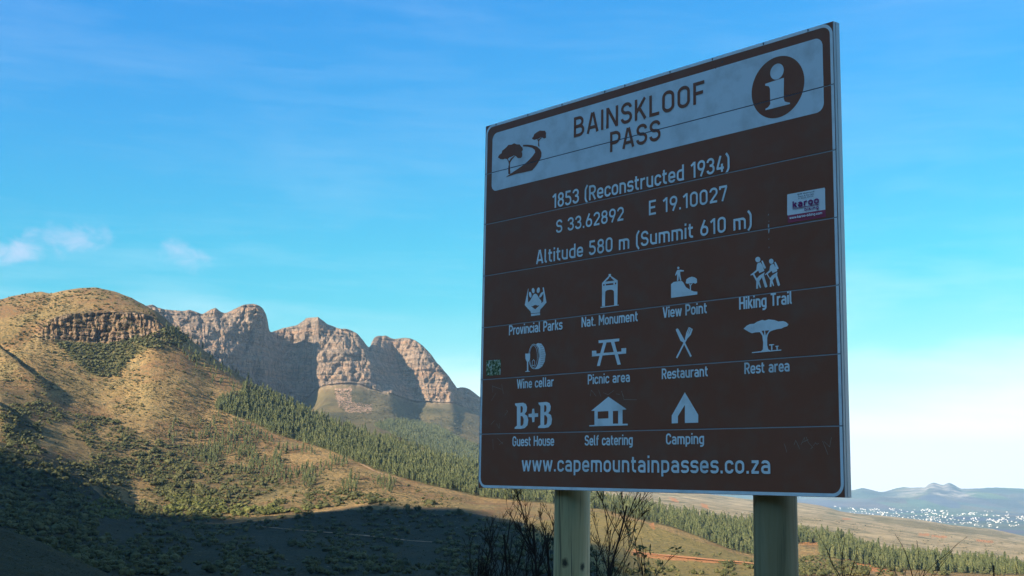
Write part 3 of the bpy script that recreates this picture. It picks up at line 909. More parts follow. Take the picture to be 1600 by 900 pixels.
# --- the wooded shoulder under the cliffs
P4, c4 = scatter([(585, 666), (605, 660), (632, 658), (679, 666), (720, 688), (760, 706), (760, 740), (690, 712), (640, 692)], 1100, 2.0, None, 'k11', 'base')
V, T = merge_instances(T_LO, P4, np.full(len(P4), 15.0), RS.uniform(10, 15, len(P4)), RS.uniform(0, 6.28, len(P4)), RS.randint(0, 6, len(P4)))
o = link('distant_forest', mesh_np('distant_forest', V, T), M_PINE)
tag(o, 'hazy green woods on the shoulder under the cliffs', 'forest', kind='stuff')

# --- bushes and heath
B_HI = [bush_template(300 + k, 6, 60) for k in range(6)]
B_LO = [bush_template(400 + k, 3, 16) for k in range(6)]
BAND = [(88, 538), (120, 535), (170, 538), (230, 524), (270, 512), (300, 530), (262, 545), (222, 545), (200, 565), (185, 590), (150, 588), (118, 565)]
LOWER = [(0, 640), (60, 625), (100, 645), (180, 655), (230, 690), (310, 695), (360, 725), (430, 750), (560, 770), (700, 790), (640, 786), (560, 788), (450, 800), (350, 812), (200, 810), (150, 760), (90, 720), (0, 700)]
HILL = [(0, 475), (150, 458), (230, 488), (330, 585), (340, 640), (450, 700), (640, 758), (760, 785), (720, 795), (560, 788), (350, 814), (200, 810), (150, 762), (0, 700)]
SHADE = [(0, 703), (110, 740), (170, 790), (350, 820), (560, 795), (700, 797), (860, 835), (980, 885), (980, 900), (0, 900)]
RLOW = [(985, 855), (1178, 872), (1250, 868), (1320, 878), (1600, 900), (985, 900)]
dens = lambda sc, thr, seed: (lambda x, y: np.clip((fbm(x / sc, y / (sc * 0.6), seed, 3) - thr) * 4, 0, 1))
bush_sets = [
    (BAND, 420, 3.2, None, 4.5, 8.5, M_BUSH, 'k7', 'crest'),
    (LOWER, 1300, 3.0, dens(60, -0.15, 1.1), 3.5, 7.5, M_BUSH, 'k6', 'k8c'),
    (HILL, 700, 3.4, dens(50, -0.06, 4.4), 2.8, 5.5, M_BUSH, 'k6', 'crest'),
    ([(0, 462), (45, 455), (78, 458), (150, 449), (205, 466), (245, 488), (245, 500), (205, 478), (150, 460), (78, 470), (0, 478)], 130, 3.0, None, 2.5, 5.0, M_BUSH, 'k8', 'back'),
    ([(205, 700), (250, 690), (330, 760), (340, 810), (290, 812), (255, 770), (215, 740)], 90, 5.0, None, 6, 10, M_BUSH, 'k6', 'k8b'),
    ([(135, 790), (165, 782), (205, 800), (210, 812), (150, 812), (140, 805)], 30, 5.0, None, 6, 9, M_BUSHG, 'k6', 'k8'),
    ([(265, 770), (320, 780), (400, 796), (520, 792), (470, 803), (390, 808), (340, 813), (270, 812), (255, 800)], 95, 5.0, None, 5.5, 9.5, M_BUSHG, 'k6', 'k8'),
    (RLOW, 160, 5.0, dens(40, -0.1, 9.1), 3, 6, M_BUSH, 'k5', 'k8b'),
    ([(1249, 870), (1280, 870), (1325, 880), (1360, 895), (1360, 900), (1249, 900)], 75, 5.0, None, 3.5, 6.5, M_BUSH, 'k5', 'k8b'),
    (SHADE, 950, 4.5, dens(70, -0.3, 2.7), 3.5, 8, M_BUSH, 'k4', 'k8'),
    ([(0, 705), (80, 730), (150, 790), (150, 830), (60, 840), (0, 820)], 200, 4.5, None, 6, 11, M_BUSH, 'k5', 'k8'),
]
allB = []
for poly, n, md, den, s0, s1, m_, f_, l_ in bush_sets:
    Pb, cb = scatter(poly, n, md, den, f_, l_)
    for p, c in zip(Pb, cb):
        allB.append((p, RS.uniform(s0, s1), m_, c))
appB = np.array([b_[1] / math.hypot(b_[0][0], b_[0][1]) for b_ in allB])
lit = np.array([not (inpoly(np.array([b_[3][0]]), np.array([b_[3][1] - 6]), SHADE)[0]) for b_ in allB])
ob = np.argsort(-(appB * lit))
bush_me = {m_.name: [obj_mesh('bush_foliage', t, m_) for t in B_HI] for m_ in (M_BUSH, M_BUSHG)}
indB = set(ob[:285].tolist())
for i in indB:
    p, s, m_, c = allB[i]
    o = bpy.data.objects.new('bush', bush_me[m_.name][RS.randint(6)]); COL.objects.link(o)
    o.location = p; o.scale = (s * RS.uniform(0.8, 1.2), s * RS.uniform(0.8, 1.2), s * RS.uniform(0.75, 1.25)); o.rotation_euler = (0, 0, RS.uniform(0, 6.28))
    if m_ is M_BUSHG:
        tag(o, 'round bright green bush on the sunlit foot of the slope', 'bush', 'bright green bushes along the valley floor')
    elif c[1] < 592 and 85 < c[0] < 305:
        tag(o, 'dark green bush in the thicket under the orange rock band', 'bush', 'bushes under the rock band')
    elif c[0] > 900:
        tag(o, 'low olive green bush on the sunlit meadow beside the posts', 'bush', 'bushes on the meadow')
    else:
        tag(o, 'dark green rounded bush on the sunlit tan hillside', 'bush', 'bushes on the tan hillside')
for m_ in (M_BUSH, M_BUSHG):
    ii = [i for i in range(len(allB)) if i not in indB and allB[i][2] is m_]
    if not ii: continue
    P = np.array([allB[i][0] for i in ii]); s = np.array([allB[i][1] for i in ii])
    V, T = merge_instances(B_LO, P, s, s * RS.uniform(0.75, 1.2, len(s)), RS.uniform(0, 6.28, len(s)), RS.randint(0, 6, len(s)))
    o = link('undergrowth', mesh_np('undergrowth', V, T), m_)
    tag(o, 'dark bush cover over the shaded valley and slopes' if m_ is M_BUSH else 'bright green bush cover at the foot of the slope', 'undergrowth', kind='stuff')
PS, cs = [], []
for poly, n, md, den, f_, l_ in ((HILL, 15000, 1.25, lambda x, y: dens(75, -0.12, 6.6)(x, y) * 0.8 + 0.25 * dens(20, -0.1, 1.6)(x, y), 'k6', 'crest'), (SHADE, 6500, 2.2, dens(40, -0.8, 8.2), 'k4', 'k8'), ([(0, 828), (60, 848), (170, 898), (0, 900)], 1600, 2.2, None, 'k2', 'k4'),
                                 (MEADOW, 380, 3.5, dens(30, -0.05, 3.1), 'k5', 'k8b'), (RLOW, 260, 4.0, None, 'k5', 'k8b'),
                                 ([(520, 610), (580, 610), (640, 630), (740, 650), (750, 715), (690, 690), (600, 665), (540, 655)], 2600, 1.3, dens(25, -0.3, 5.1), 'k11', 'base'),
                                 ([(1000, 790), (1178, 800), (1320, 815), (1460, 835), (1600, 850), (1600, 875), (1460, 860), (1320, 835), (1178, 812), (1000, 782)], 900, 2.6, dens(30, -0.1, 5.9), 'k11', 'top')):
    P, c = scatter(poly, n, md, den, f_, l_)
    d = np.hypot(P[:, 0], P[:, 1])
    PS.append(P); cs.append(d / 1900 * (1.2 + 2.8 * RS.rand(len(P)) ** 2))
P = np.concatenate(PS); s = np.concatenate(cs)
V, T = merge_instances(B_LO, P, s, s * RS.uniform(0.5, 0.9, len(s)), RS.uniform(0, 6.28, len(s)), RS.randint(0, 6, len(s)))
o = link('scrub', mesh_np('scrub', V, T), M_SCRUB)
tag(o, 'grey green heath scrub speckled over the hills', 'scrub', kind='stuff')

# ---------------------------------------------------------------- the town on the plain
M_WALLW = simple('white_wall', (0.64, 0.60, 0.55), 0.7, 0.2, 0.06, 0.05)
M_ROOFG = simple('grey_roof', (0.42, 0.40, 0.38), 0.7, 0.2, 0.15, 0.05)
M_ROOFR = simple('red_roof', (0.42, 0.17, 0.11), 0.8, 0.2, 0.15, 0.05)
def house_meshes():
    out = []
    for rm in (M_ROOFG, M_ROOFR, M_WALLW):
        w = [(-.5, -.5, 0), (.5, -.5, 0), (.5, .5, 0), (-.5, .5, 0), (-.5, -.5, .7), (.5, -.5, .7), (.5, .5, .7), (-.5, .5, .7), (-.5, 0, 1), (.5, 0, 1)]
        me = bpy.data.meshes.new('house')
        me.from_pydata(w, [], [(0, 1, 5, 4), (1, 2, 6, 9, 5), (2, 3, 7, 6), (3, 0, 4, 8, 7), (4, 5, 9, 8), (6, 7, 8, 9)])
        me.materials.append(M_WALLW); me.materials.append(rm)
        me.polygons[4].material_index = 1; me.polygons[5].material_index = 1
        out.append(me)
    return out
HM = house_meshes()
TOWN = [(1300, 790), (1345, 795), (1400, 795), (1470, 796), (1500, 803), (1540, 798), (1610, 803), (1610, 818), (1570, 826), (1500, 820), (1440, 813), (1380, 806), (1330, 803)]
Ph, ch = scatter(TOWN, 295, 1.5, lambda x, y: np.clip(0.15 + 2.2 * (fbm(x / 18, y / 5, 1.9, 3) + 0.12), 0, 1), 'back2', 'farcrest')
for p, c in zip(Ph, ch):
    k = 1 if (1548 < c[0] < 1572 and 796 < c[1] < 806) else RS.choice([0, 2, 2, 2])
    o = bpy.data.objects.new('house', HM[k]); COL.objects.link(o)
    d = math.hypot(p[0], p[1])
    wpx = RS.uniform(0.6, 2.0)
    o.location = (p[0], p[1], p[2] - 1)
    o.scale = (d / 1900 * wpx, d / 1900 * RS.uniform(1.0, 2.4), d / 1900 * RS.uniform(0.6, 1.5))
    o.rotation_euler = (0, 0, RS.uniform(-0.5, 0.5) + 0.2)
    if k == 1:
        tag(o, 'red roofed building in the far town under the blue mountain', 'house', 'red roofed town buildings')
    else:
        tag(o, 'tiny white building in the far town on the plain', 'house', 'white buildings of the far town')

# ---------------------------------------------------------------- the information sign
YAW = 0.8331
BW, BH, BT = 2.0155, 1.8, 0.035
BO = np.array([-0.1442, 5.9349, -0.0496])                     # lower left corner of the face
BD = np.array([math.cos(YAW), -math.sin(YAW), 0.0])           # along the board, left to right
BN = np.array([-math.sin(YAW), -math.cos(YAW), 0.0])          # out of the face
sign = empty('information_sign', (BO + BD * BW / 2 + np.array([0, 0, -1.75 - BO[2]])).tolist())
sign['label'] = 'large brown information board with white lettering and symbols on two timber posts'
sign['category'] = 'road sign'
B_M = Matrix(((BD[0], 0, -BN[0], BO[0]), (BD[1], 0, -BN[1], BO[1]), (0, 1, 0, BO[2]), (0, 0, 0, 1)))
# board coordinates: x along, y up, z INTO the board (so the face is z = 0, in front is negative)
B_M = Matrix.Translation(-Vector(sign.location)) @ B_M


def to_board(px, py):
    d = pix_dir(px, py)
    n = BN
    t = (BO @ n) / (d @ n)
    P = d * t[..., None] - BO
    return P @ BD, P[..., 2]


def tb(pts, crop=None):
    A = np.array(pts, float)
    if crop:
        A = A / crop[2] + np.array([crop[0], crop[1]])
    u, v = to_board(A[:, 0], A[:, 1])
    return np.stack([u, v], -1)


def painted(name, col, rough, spec, var, scale):
    m, b = mat(name)
    tc = b.n('ShaderNodeTexCoord').outputs['Object']
    n = b.noise(tc, scale, 6, 0.65)
    dirt = b.noise(b.mapv(tc, scale=(9, 9, 1.1)), 1.0, 6, 0.6)
    c = b.mix(n, tuple(x * (1 - var) for x in col), tuple(x * (1 + var) for x in col))
    c = b.mix(b.ramp(dirt, [(0.46, 0.0), (0.78, 0.34)]), c, (0.21, 0.165, 0.125))
    r = b.ramp(n, [(0.3, rough - 0.06), (0.7, rough + 0.08)])
    finish(b, c, r, spec, bump(b, n, 0.04, 0.01))
    return m


M_BROWN = painted('brown_sheeting', (0.285, 0.095, 0.055), 0.4, 0.22, 0.10, 3.0)
M_WHITE = painted('white_sheeting', (0.79, 0.82, 0.87), 0.4, 0.35, 0.03, 4.0)
M_LETTER = painted('white_lettering', (0.90, 0.91, 0.93), 0.36, 0.4, 0.03, 4.0)
M_ALU = simple('aluminium_edge', (0.46, 0.48, 0.50), 0.42, 0.5, 0.1, 6.0, 0.35)
M_SCRATCH = simple('scratched_paint', (0.40, 0.29, 0.23), 0.8, 0.2, 0.4, 60.0)
M_MAROON = simple('maroon_print', (0.44, 0.07, 0.12), 0.45, 0.3, 0.08, 20.0)
M_INK_SHADE = simple('grey_print_and_shade', (0.10, 0.09, 0.12), 0.5, 0.3, 0.08, 20.0)
M_PURPLE = simple('plum_print', (0.26, 0.03, 0.14), 0.5, 0.3, 0.08, 20.0)
M_STICK = simple('white_vinyl', (0.90, 0.88, 0.90), 0.4, 0.35, 0.05, 20.0)
M_DRIP = simple('bird_lime', (0.55, 0.55, 0.55), 0.8, 0.2, 0.2, 80.0)

# groove heights along the board (board v), measured from the photograph
GROOVES = []
for x, y in ((1250, 0), ):
    pass
for pa, pb in (((773, 268), (1285, 137)), ((770, 348), (1290, 238)), ((765, 430), (1292, 342)), ((763, 511), (1296, 447)), ((760, 592), (1298, 555)), ((757, 678), (1301, 666))):
    q = tb([pa, pb]); GROOVES.append(float(q[:, 1].mean()))
GROOVES.sort()
GW = 0.0042


class Flat:
    """collects flat shapes lying on the face of the sign, each a hair in front of the one before"""
    def __init__(s, z0=0.0008):
        s.V, s.F, s.M, s.z = [], [], [], z0

    def add(s, pts2, faces, mi=0):
        n = len(s.V)
        s.V += [(p[0], p[1], -s.z) for p in pts2]
        for f in faces:
            s.F.append([n + i for i in f]); s.M.append(mi)
        s.z += 0.00004

    def poly(s, pts2, mi=0):
        tri = tessellate_polygon([[Vector((float(p[0]), float(p[1]), 0)) for p in pts2]])
        s.add(pts2, [list(t) for t in tri], mi)

    def stroke(s, pts2, w, closed=False, mi=0):
        P = np.array(pts2, float); n = len(P)
        if closed:
            d = np.roll(P, -1, 0) - P
        else:
            d = np.diff(P, axis=0)
        d = d / (np.linalg.norm(d, axis=1)[:, None] + 1e-12)
        nn = np.stack([-d[:, 1], d[:, 0]], -1)
        if closed:
            a, b_ = np.roll(nn, 1, 0), nn
        else:
            a = np.vstack([nn[:1], nn]); b_ = np.vstack([nn, nn[-1:]])
        m = a + b_
        m = m / (np.sum(m * b_, 1)[:, None].clip(0.35) + 1e-9)
        L = P + m * w / 2; R_ = P - m * w / 2
        k = n if closed else n - 1
        s.add(np.concatenate([L, R_]), [(i, n + i, n + (i + 1) % n, (i + 1) % n) for i in range(k)], mi)

    def disc(s, c, rx, ry=None, mi=0, n=28, rot=0.0):
        ry = ry or rx
        pts = []
        for k in range(n):
            a = 2 * math.pi * k / n
            x, y = rx * math.cos(a), ry * math.sin(a)
            pts.append((c[0] + x * math.cos(rot) - y * math.sin(rot), c[1] + x * math.sin(rot) + y * math.cos(rot)))
        s.poly(pts, mi)

    def build(s, name, mats, parent, cut=True):
        bm = bmesh.new()
        vs_ = [bm.verts.new(v) for v in s.V]
        for f, mi in zip(s.F, s.M):
            try:
                fc = bm.faces.new([vs_[i] for i in f]); fc.material_index = mi
            except ValueError:
                pass
        bmesh.ops.triangulate(bm, faces=bm.faces[:])
        if cut:
            for g in GROOVES:
                ys = [v.co.y for v in bm.verts]
                if min(ys) < g < max(ys):
                    for yy_ in (g - GW / 2, g + GW / 2):
                        bmesh.ops.bisect_plane(bm, geom=bm.verts[:] + bm.edges[:] + bm.faces[:], plane_co=(0, yy_, 0), plane_no=(0, 1, 0), dist=1e-6)
                    dead = [f for f in bm.faces if abs(f.calc_center_median().y - g) < GW / 2]
                    bmesh.ops.delete(bm, geom=dead, context='FACES')
        for f in bm.faces:
            if f.normal.z > 0: f.normal_flip()
        me = bpy.data.meshes.new(name); bm.to_mesh(me); bm.free()
        o = link(name, me, mats, parent)
        return o


# boards: seven extruded planks with eased edges; a recessed web shows in the joints
def box_bm(bm, x0, x1, y0, y1, z0, z1, bev=0.0, mi=0):
    vs_ = [bm.verts.new((x, y, z)) for x in (x0, x1) for y in (y0, y1) for z in (z0, z1)]
    fs = [bm.faces.new([vs_[i] for i in q]) for q in ((0, 1, 3, 2), (4, 6, 7, 5), (0, 4, 5, 1), (2, 3, 7, 6), (0, 2, 6, 4), (1, 5, 7, 3))]
    for f in fs: f.material_index = mi
    if bev:
        r = bmesh.ops.bevel(bm, geom=list({e for f in fs for e in f.edges}), offset=bev, segments=2, affect='EDGES', profile=0.6)
        for f in r['faces']: f.material_index = mi
bm = bmesh.new()
ys = [0.0] + GROOVES + [BH]
for i in range(len(ys) - 1):
    a = ys[i] + (GW / 2 if i else 0); c = ys[i + 1] - (GW / 2 if i < len(ys) - 2 else 0)
    box_bm(bm, 0, BW, a, c, 0.0, 0.012, 0.0012, 0)
box_bm(bm, 0.004, BW - 0.004, 0.004, BH - 0.004, 0.0016, 0.0115, 0, 1)
bmesh.ops.recalc_face_normals(bm, faces=bm.faces[:])
me = bpy.data.meshes.new('sign_board'); bm.to_mesh(me); bm.free()
M_WEB = simple('groove_web', (0.42, 0.40, 0.42), 0.6, 0.3, 0.1, 10.0)
board = link('sign_board', me, [M_BROWN, M_WEB], sign)
board.matrix_local = B_M

# aluminium channel round the back, its lip showing on the ends
bm = bmesh.new()
box_bm(bm, BW + 0.0005, BW + 0.0035, 0.0, BH, 0.0, BT, 0.001)
box_bm(bm, BW - 0.03, BW + 0.0005, 0.0, BH, BT - 0.003, BT, 0.0008)
box_bm(bm, -0.0035, -0.0005, 0.0, BH, 0.0, BT, 0.001)
box_bm(bm, -0.0005, 0.03, 0.0, BH, BT - 0.003, BT, 0.0008)
box_bm(bm, BW + 0.0036, BW + 0.0052, 0.0, BH, 0.013, BT + 0.002, 0.0006)
for g in (0.12, BH / 2, BH - 0.12):
    box_bm(bm, 0.031, BW - 0.031, g - 0.03, g + 0.03, 0.0125, BT - 0.004, 0.001)
bmesh.ops.recalc_face_normals(bm, faces=bm.faces[:])
me = bpy.data.meshes.new('edge_channel'); bm.to_mesh(me); bm.free()
o = link('edge_channel', me, M_ALU, sign); o.matrix_local = B_M


def rrect(x0, y0, x1, y1, r, n=8):
    pts = []
    for cx, cy, a0 in ((x1 - r, y1 - r, 0), (x0 + r, y1 - r, 90), (x0 + r, y0 + r, 180), (x1 - r, y0 + r, 270)):
        for k in range(n + 1):
            a = rad(a0 + 90 * k / n)
            pts.append((cx + r * math.cos(a), cy + r * math.sin(a)))
    return pts


f = Flat(0.0006)
f.stroke(rrect(0.0075, 0.0075, BW - 0.0075, BH - 0.0075, 0.042, 10), 0.0125, True)
f.build('border_line', M_LETTER, board)
hp = tb([(770, 207.5), (1285.6, 59.4), (1287.3, 176.0), (768, 298)])
HX0, HX1 = float((hp[0, 0] + hp[3, 0]) / 2), float((hp[1, 0] + hp[2, 0]) / 2)
HY1, HY0 = float((hp[0, 1] + hp[1, 1]) / 2), float((hp[2, 1] + hp[3, 1]) / 2)
f = Flat(0.0006)
f.poly(rrect(HX0, HY0, HX1, HY1, 0.035))
header = f.build('header_panel', M_WHITE, board)
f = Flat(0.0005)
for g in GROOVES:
    if HY0 < g < HY1: f.poly([(HX0, g - GW * 0.45), (HX1, g - GW * 0.45), (HX1, g + GW * 0.3), (HX0, g + GW * 0.3)])  # dark strip painted in place of the joint's own shade
f.build('painted_joint_shade', M_INK_SHADE, board, cut=False)

# --- a plain road-sign alphabet: centre-line strokes on a cap height of 1
A_ = 0.07
def O_(l, b_, r, t, k): return ('c', [(l, b_, k), (r, b_, k), (r, t, k), (l, t, k)])
GL = {
 'A': (.60, [[(.05, 0), (.275, 1)], [(.55, 0), (.325, 1)], [(.14, .27), (.46, .27)]]),
 'B': (.58, [[(.07, .5), (.07, .93), (.47, .93, .2), (.47, .52, .2), (.07, .52)], [(.07, .5), (.51, .52, .21), (.51, .07, .21), (.07, .07), (.07, .55)]]),
 'C': (.56, [[(.49, .68), (.49, .93, .21), (.07, .93, .21), (.07, .07, .21), (.49, .07, .21), (.49, .32)]]),
 'E': (.51, [[(.50, .93), (.07, .93), (.07, .07), (.50, .07)], [(.07, .51), (.45, .51)]]),
 'F': (.50, [[(.07, 0), (.07, .93), (.50, .93)], [(.07, .49), (.45, .49)]]),
 'G': (.58, [[(.50, .68), (.50, .93, .21), (.07, .93, .21), (.07, .07, .21), (.50, .07, .21), (.50, .45), (.30, .45)]]),
 'H': (.60, [[(.07, 0), (.07, 1)], [(.53, 0), (.53, 1)], [(.07, .51), (.53, .51)]]),
 'I': (.14, [[(.07, 0), (.07, 1)]]),
 'K': (.57, [[(.07, 0), (.07, 1)], [(.50, 1), (.08, .36)], [(.22, .58), (.52, 0)]]),
 'L': (.48, [[(.07, 1), (.07, .07), (.48, .07)]]),
 'M': (.72, [[(.07, 0), (.07, 1)], [(.65, 0), (.65, 1)], [(.08, .97), (.36, .32)], [(.64, .97), (.36, .32)]]),
 'N': (.62, [[(.07, 0), (.07, 1)], [(.55, 0), (.55, 1)], [(.09, .96), (.53, .04)]]),
 'O': (.58, [O_(.07, .07, .51, .93, .22)]),
 'P': (.55, [[(.07, 0), (.07, .93), (.50, .93, .23), (.50, .43, .23), (.07, .43)]]),
 'R': (.57, [[(.07, 0), (.07, .93), (.50, .93, .22), (.50, .46, .22), (.07, .46)], [(.29, .46), (.52, 0)]]),
 'S': (.55, [[(.48, .74), (.48, .93, .2), (.07, .93, .205), (.07, .51, .205), (.49, .51, .205), (.49, .07, .205), (.06, .07, .2), (.06, .26)]]),
 'T': (.54, [[(.0, .93), (.54, .93)], [(.27, 0), (.27, .93)]]),
 'V': (.56, [[(.05, 1), (.265, 0)], [(.51, 1), (.295, 0)]]),
 'W': (.84, [[(.05, 1), (.22, 0)], [(.22, 0), (.42, .95)], [(.42, .95), (.62, 0)], [(.62, 0), (.79, 1)]]),
 'a': (.50, [[(.43, 0), (.43, .65, .19), (.08, .65, .12), (.08, .55)], [(.43, .39), (.06, .39, .15), (.06, .07, .15), (.43, .07, .06)]]),
 'b': (.52, [[(.07, 0), (.07, 1)], [(.07, .65), (.45, .65, .19), (.45, .07, .19), (.07, .07)]]),
 'c': (.47, [[(.43, .49), (.43, .65, .18), (.06, .65, .18), (.06, .07, .18), (.43, .07, .18), (.43, .23)]]),
 'd': (.52, [[(.45, 0), (.45, 1)], [(.45, .65), (.07, .65, .19), (.07, .07, .19), (.45, .07)]]),
 'e': (.50, [[(.06, .35), (.44, .35), (.44, .65, .19), (.06, .65, .19), (.06, .07, .19), (.42, .07, .15), (.42, .18)]]),
 'f': (.33, [[(.13, 0), (.13, .93, .17), (.33, .93)], [(.0, .65), (.31, .65)]]),
 'g': (.51, [[(.44, .65), (.06, .65, .19), (.06, .07, .19), (.44, .07)], [(.44, .72), (.44, -.17, .18), (.10, -.17)]]),
 'h': (.51, [[(.07, 0), (.07, 1)], [(.07, .65), (.44, .65, .19), (.44, 0)]]),
 'i': (.14, [[(.07, 0), (.07, .72)], [(.07, .85), (.07, 1)]]),
 'k': (.48, [[(.07, 0), (.07, 1)], [(.43, .72), (.07, .27)], [(.19, .43), (.45, 0)]]),
 'l': (.22, [[(.07, 1), (.07, .07, .1), (.21, .07)]]),
 'm': (.79, [[(.07, 0), (.07, .72)], [(.07, .65), (.395, .65, .17), (.395, 0)], [(.30, .65), (.72, .65, .17), (.72, 0)]]),
 'n': (.51, [[(.07, 0), (.07, .72)], [(.07, .65), (.44, .65, .19), (.44, 0)]]),
 'o': (.51, [O_(.06, .07, .45, .65, .19)]),
 'p': (.52, [[(.07, -.22), (.07, .72)], [(.07, .65), (.45, .65, .19), (.45, .07, .19), (.07, .07)]]),
 'r': (.36, [[(.07, 0), (.07, .72)], [(.07, .42), (.07, .65, .2), (.36, .65)]]),
 's': (.46, [[(.41, .54), (.41, .65, .1), (.06, .65, .14), (.06, .365, .14), (.42, .365, .14), (.42, .07, .14), (.05, .07, .1), (.05, .18)]]),
 't': (.34, [[(.12, .92), (.12, .07, .17), (.33, .07)], [(.0, .65), (.32, .65)]]),
 'u': (.51, [[(.07, .72), (.07, .07, .19), (.44, .07)], [(.44, 0), (.44, .72)]]),
 'v': (.48, [[(.04, .72), (.225, 0)], [(.44, .72), (.255, 0)]]),
 'w': (.72, [[(.04, .72), (.195, 0)], [(.195, 0), (.36, .70)], [(.36, .70), (.525, 0)], [(.525, 0), (.68, .72)]]),
 'y': (.48, [[(.04, .72), (.25, .02)], [(.44, .72), (.2, -.2)]]),
 'z': (.44, [[(.03, .65), (.42, .65)], [(.02, .07), (.43, .07)], [(.385, .63), (.055, .09)]]),
 '0': (.54, [O_(.07, .07, .47, .93, .2)]),
 '1': (.38, [[(.28, 0), (.28, 1)], [(.27, .95), (.04, .77)]]),
 '2': (.53, [[(.07, .72), (.07, .93, .2), (.47, .93, .2), (.47, .60, .13), (.09, .10)], [(.03, .07), (.50, .07)]]),
 '3': (.54, [[(.06, .74), (.06, .93, .2), (.45, .93, .195), (.45, .53, .195), (.2, .53)], [(.2, .53), (.47, .53, .21), (.47, .07, .21), (.06, .07, .2), (.06, .26)]]),
 '4': (.54, [[(.30, 1), (.07, .24)], [(.03, .24), (.52, .24)], [(.39, .5), (.39, 0)]]),
 '5': (.54, [[(.46, .93), (.10, .93), (.08, .55)], [(.08, .58), (.47, .58, .22), (.47, .07, .22), (.06, .07, .2), (.06, .23)]]),
 '6': (.54, [O_(.07, .07, .47, .57, .2), [(.31, 1), (.09, .47)]]),
 '7': (.52, [[(.06, .76), (.06, .93), (.50, .93)], [(.47, .92), (.20, 0)]]),
 '8': (.54, [O_(.09, .53, .45, .93, .18), O_(.07, .07, .47, .53, .2)]),
 '9': (.54, [O_(.07, .43, .47, .93, .2), [(.45, .53), (.23, 0)]]),
 '(': (.27, [[(.24, 1.08), (.08, .82, .4), (.08, .12, .4), (.24, -.14)]]),
 ')': (.27, [[(.03, 1.08), (.19, .82, .4), (.19, .12, .4), (.03, -.14)]]),
 '.': (.15, [[(.075, 0), (.075, .15)]]),
 '-': (.34, [[(.03, .38), (.31, .38)]]),
 '&': (.6, [O_(.1, .55, .38, .93, .14), O_(.06, .07, .44, .5, .18), [(.3, .35), (.58, 0)]]),
 ' ': (.26, []),
}


def fillet(pts, closed):
    """centre line with its corners rounded"""
    out = []
    n = len(pts)
    for i, p in enumerate(pts):
        r = p[2] if len(p) > 2 else 0
        if r == 0 or (not closed and i in (0, n - 1)):
            out.append((p[0], p[1])); continue
        P = np.array(p[:2]); A = np.array(pts[i - 1][:2]); B = np.array(pts[(i + 1) % n][:2])
        la, lb = np.linalg.norm(A - P), np.linalg.norm(B - P)
        ua, ub = (A - P) / la, (B - P) / lb
        cosang = np.clip(ua @ ub, -1, 1); ang = math.acos(cosang)
        t = min(r / math.tan(ang / 2), la * 0.999, lb * 0.999)
        p0, p1 = P + ua * t, P + ub * t
        rr = t * math.tan(ang / 2)
        cdir = (ua + ub) / np.linalg.norm(ua + ub); cen = P + cdir * (rr / math.sin(ang / 2))
        a0 = math.atan2(*(p0 - cen)[::-1]); a1 = math.atan2(*(p1 - cen)[::-1])
        da = (a1 - a0 + math.pi) % (2 * math.pi) - math.pi
        for k in range(7):
            a = a0 + da * k / 6
            out.append((cen[0] + rr * math.cos(a), cen[1] + rr * math.sin(a)))
    ded = [out[0]]
    for q in out[1:]:
        if math.hypot(q[0] - ded[-1][0], q[1] - ded[-1][1]) > 0.012: ded.append(q)
    if closed and math.hypot(ded[0][0] - ded[-1][0], ded[0][1] - ded[-1][1]) < 0.012: ded.pop()
    return ded


def text(f, s, u0, v0, u1, v1, cap, weight=0.145, track_=0.10, mi=0):
    """lettering along the line (u0,v0)-(u1,v1), fitted to its length"""
    L = math.hypot(u1 - u0, v1 - v0)
    nat = sum(GL[c][0] for c in s) + track_ * (len(s) - 1)
    sx = L / nat
    ex, ey = (u1 - u0) / L, (v1 - v0) / L
    x = 0.0
    for c in s:
        w, strokes = GL[c]
        for st in strokes:
            closed = isinstance(st, tuple)
            pts = fillet(st[1] if closed else st, closed)
            q = [((x + p[0]) * sx, p[1] * cap) for p in pts]
            q = [(u0 + a * ex - b_ * ey, v0 + a * ey + b_ * ex) for a, b_ in q]
            f.stroke(q, weight * cap, closed, mi)
        x += w + track_


def line_text(name, s, pl, pt, pr, weight=0.145, parent=None, m_=None, z0=0.0012, track_=0.10, label=None):
    """pl, pt: baseline and cap-top pixel of the first letter, pr: baseline pixel of the last"""
    q = tb([pl, pt, pr])
    v = (q[0, 1] + q[2, 1]) / 2
    f = Flat(z0)
    text(f, s, q[0, 0], v, q[2, 0], v, abs(q[1, 1] - q[0, 1]), weight, track_)
    o = f.build(name, m_ or M_LETTER, parent or board)
    if label: o['label'] = label
    return o


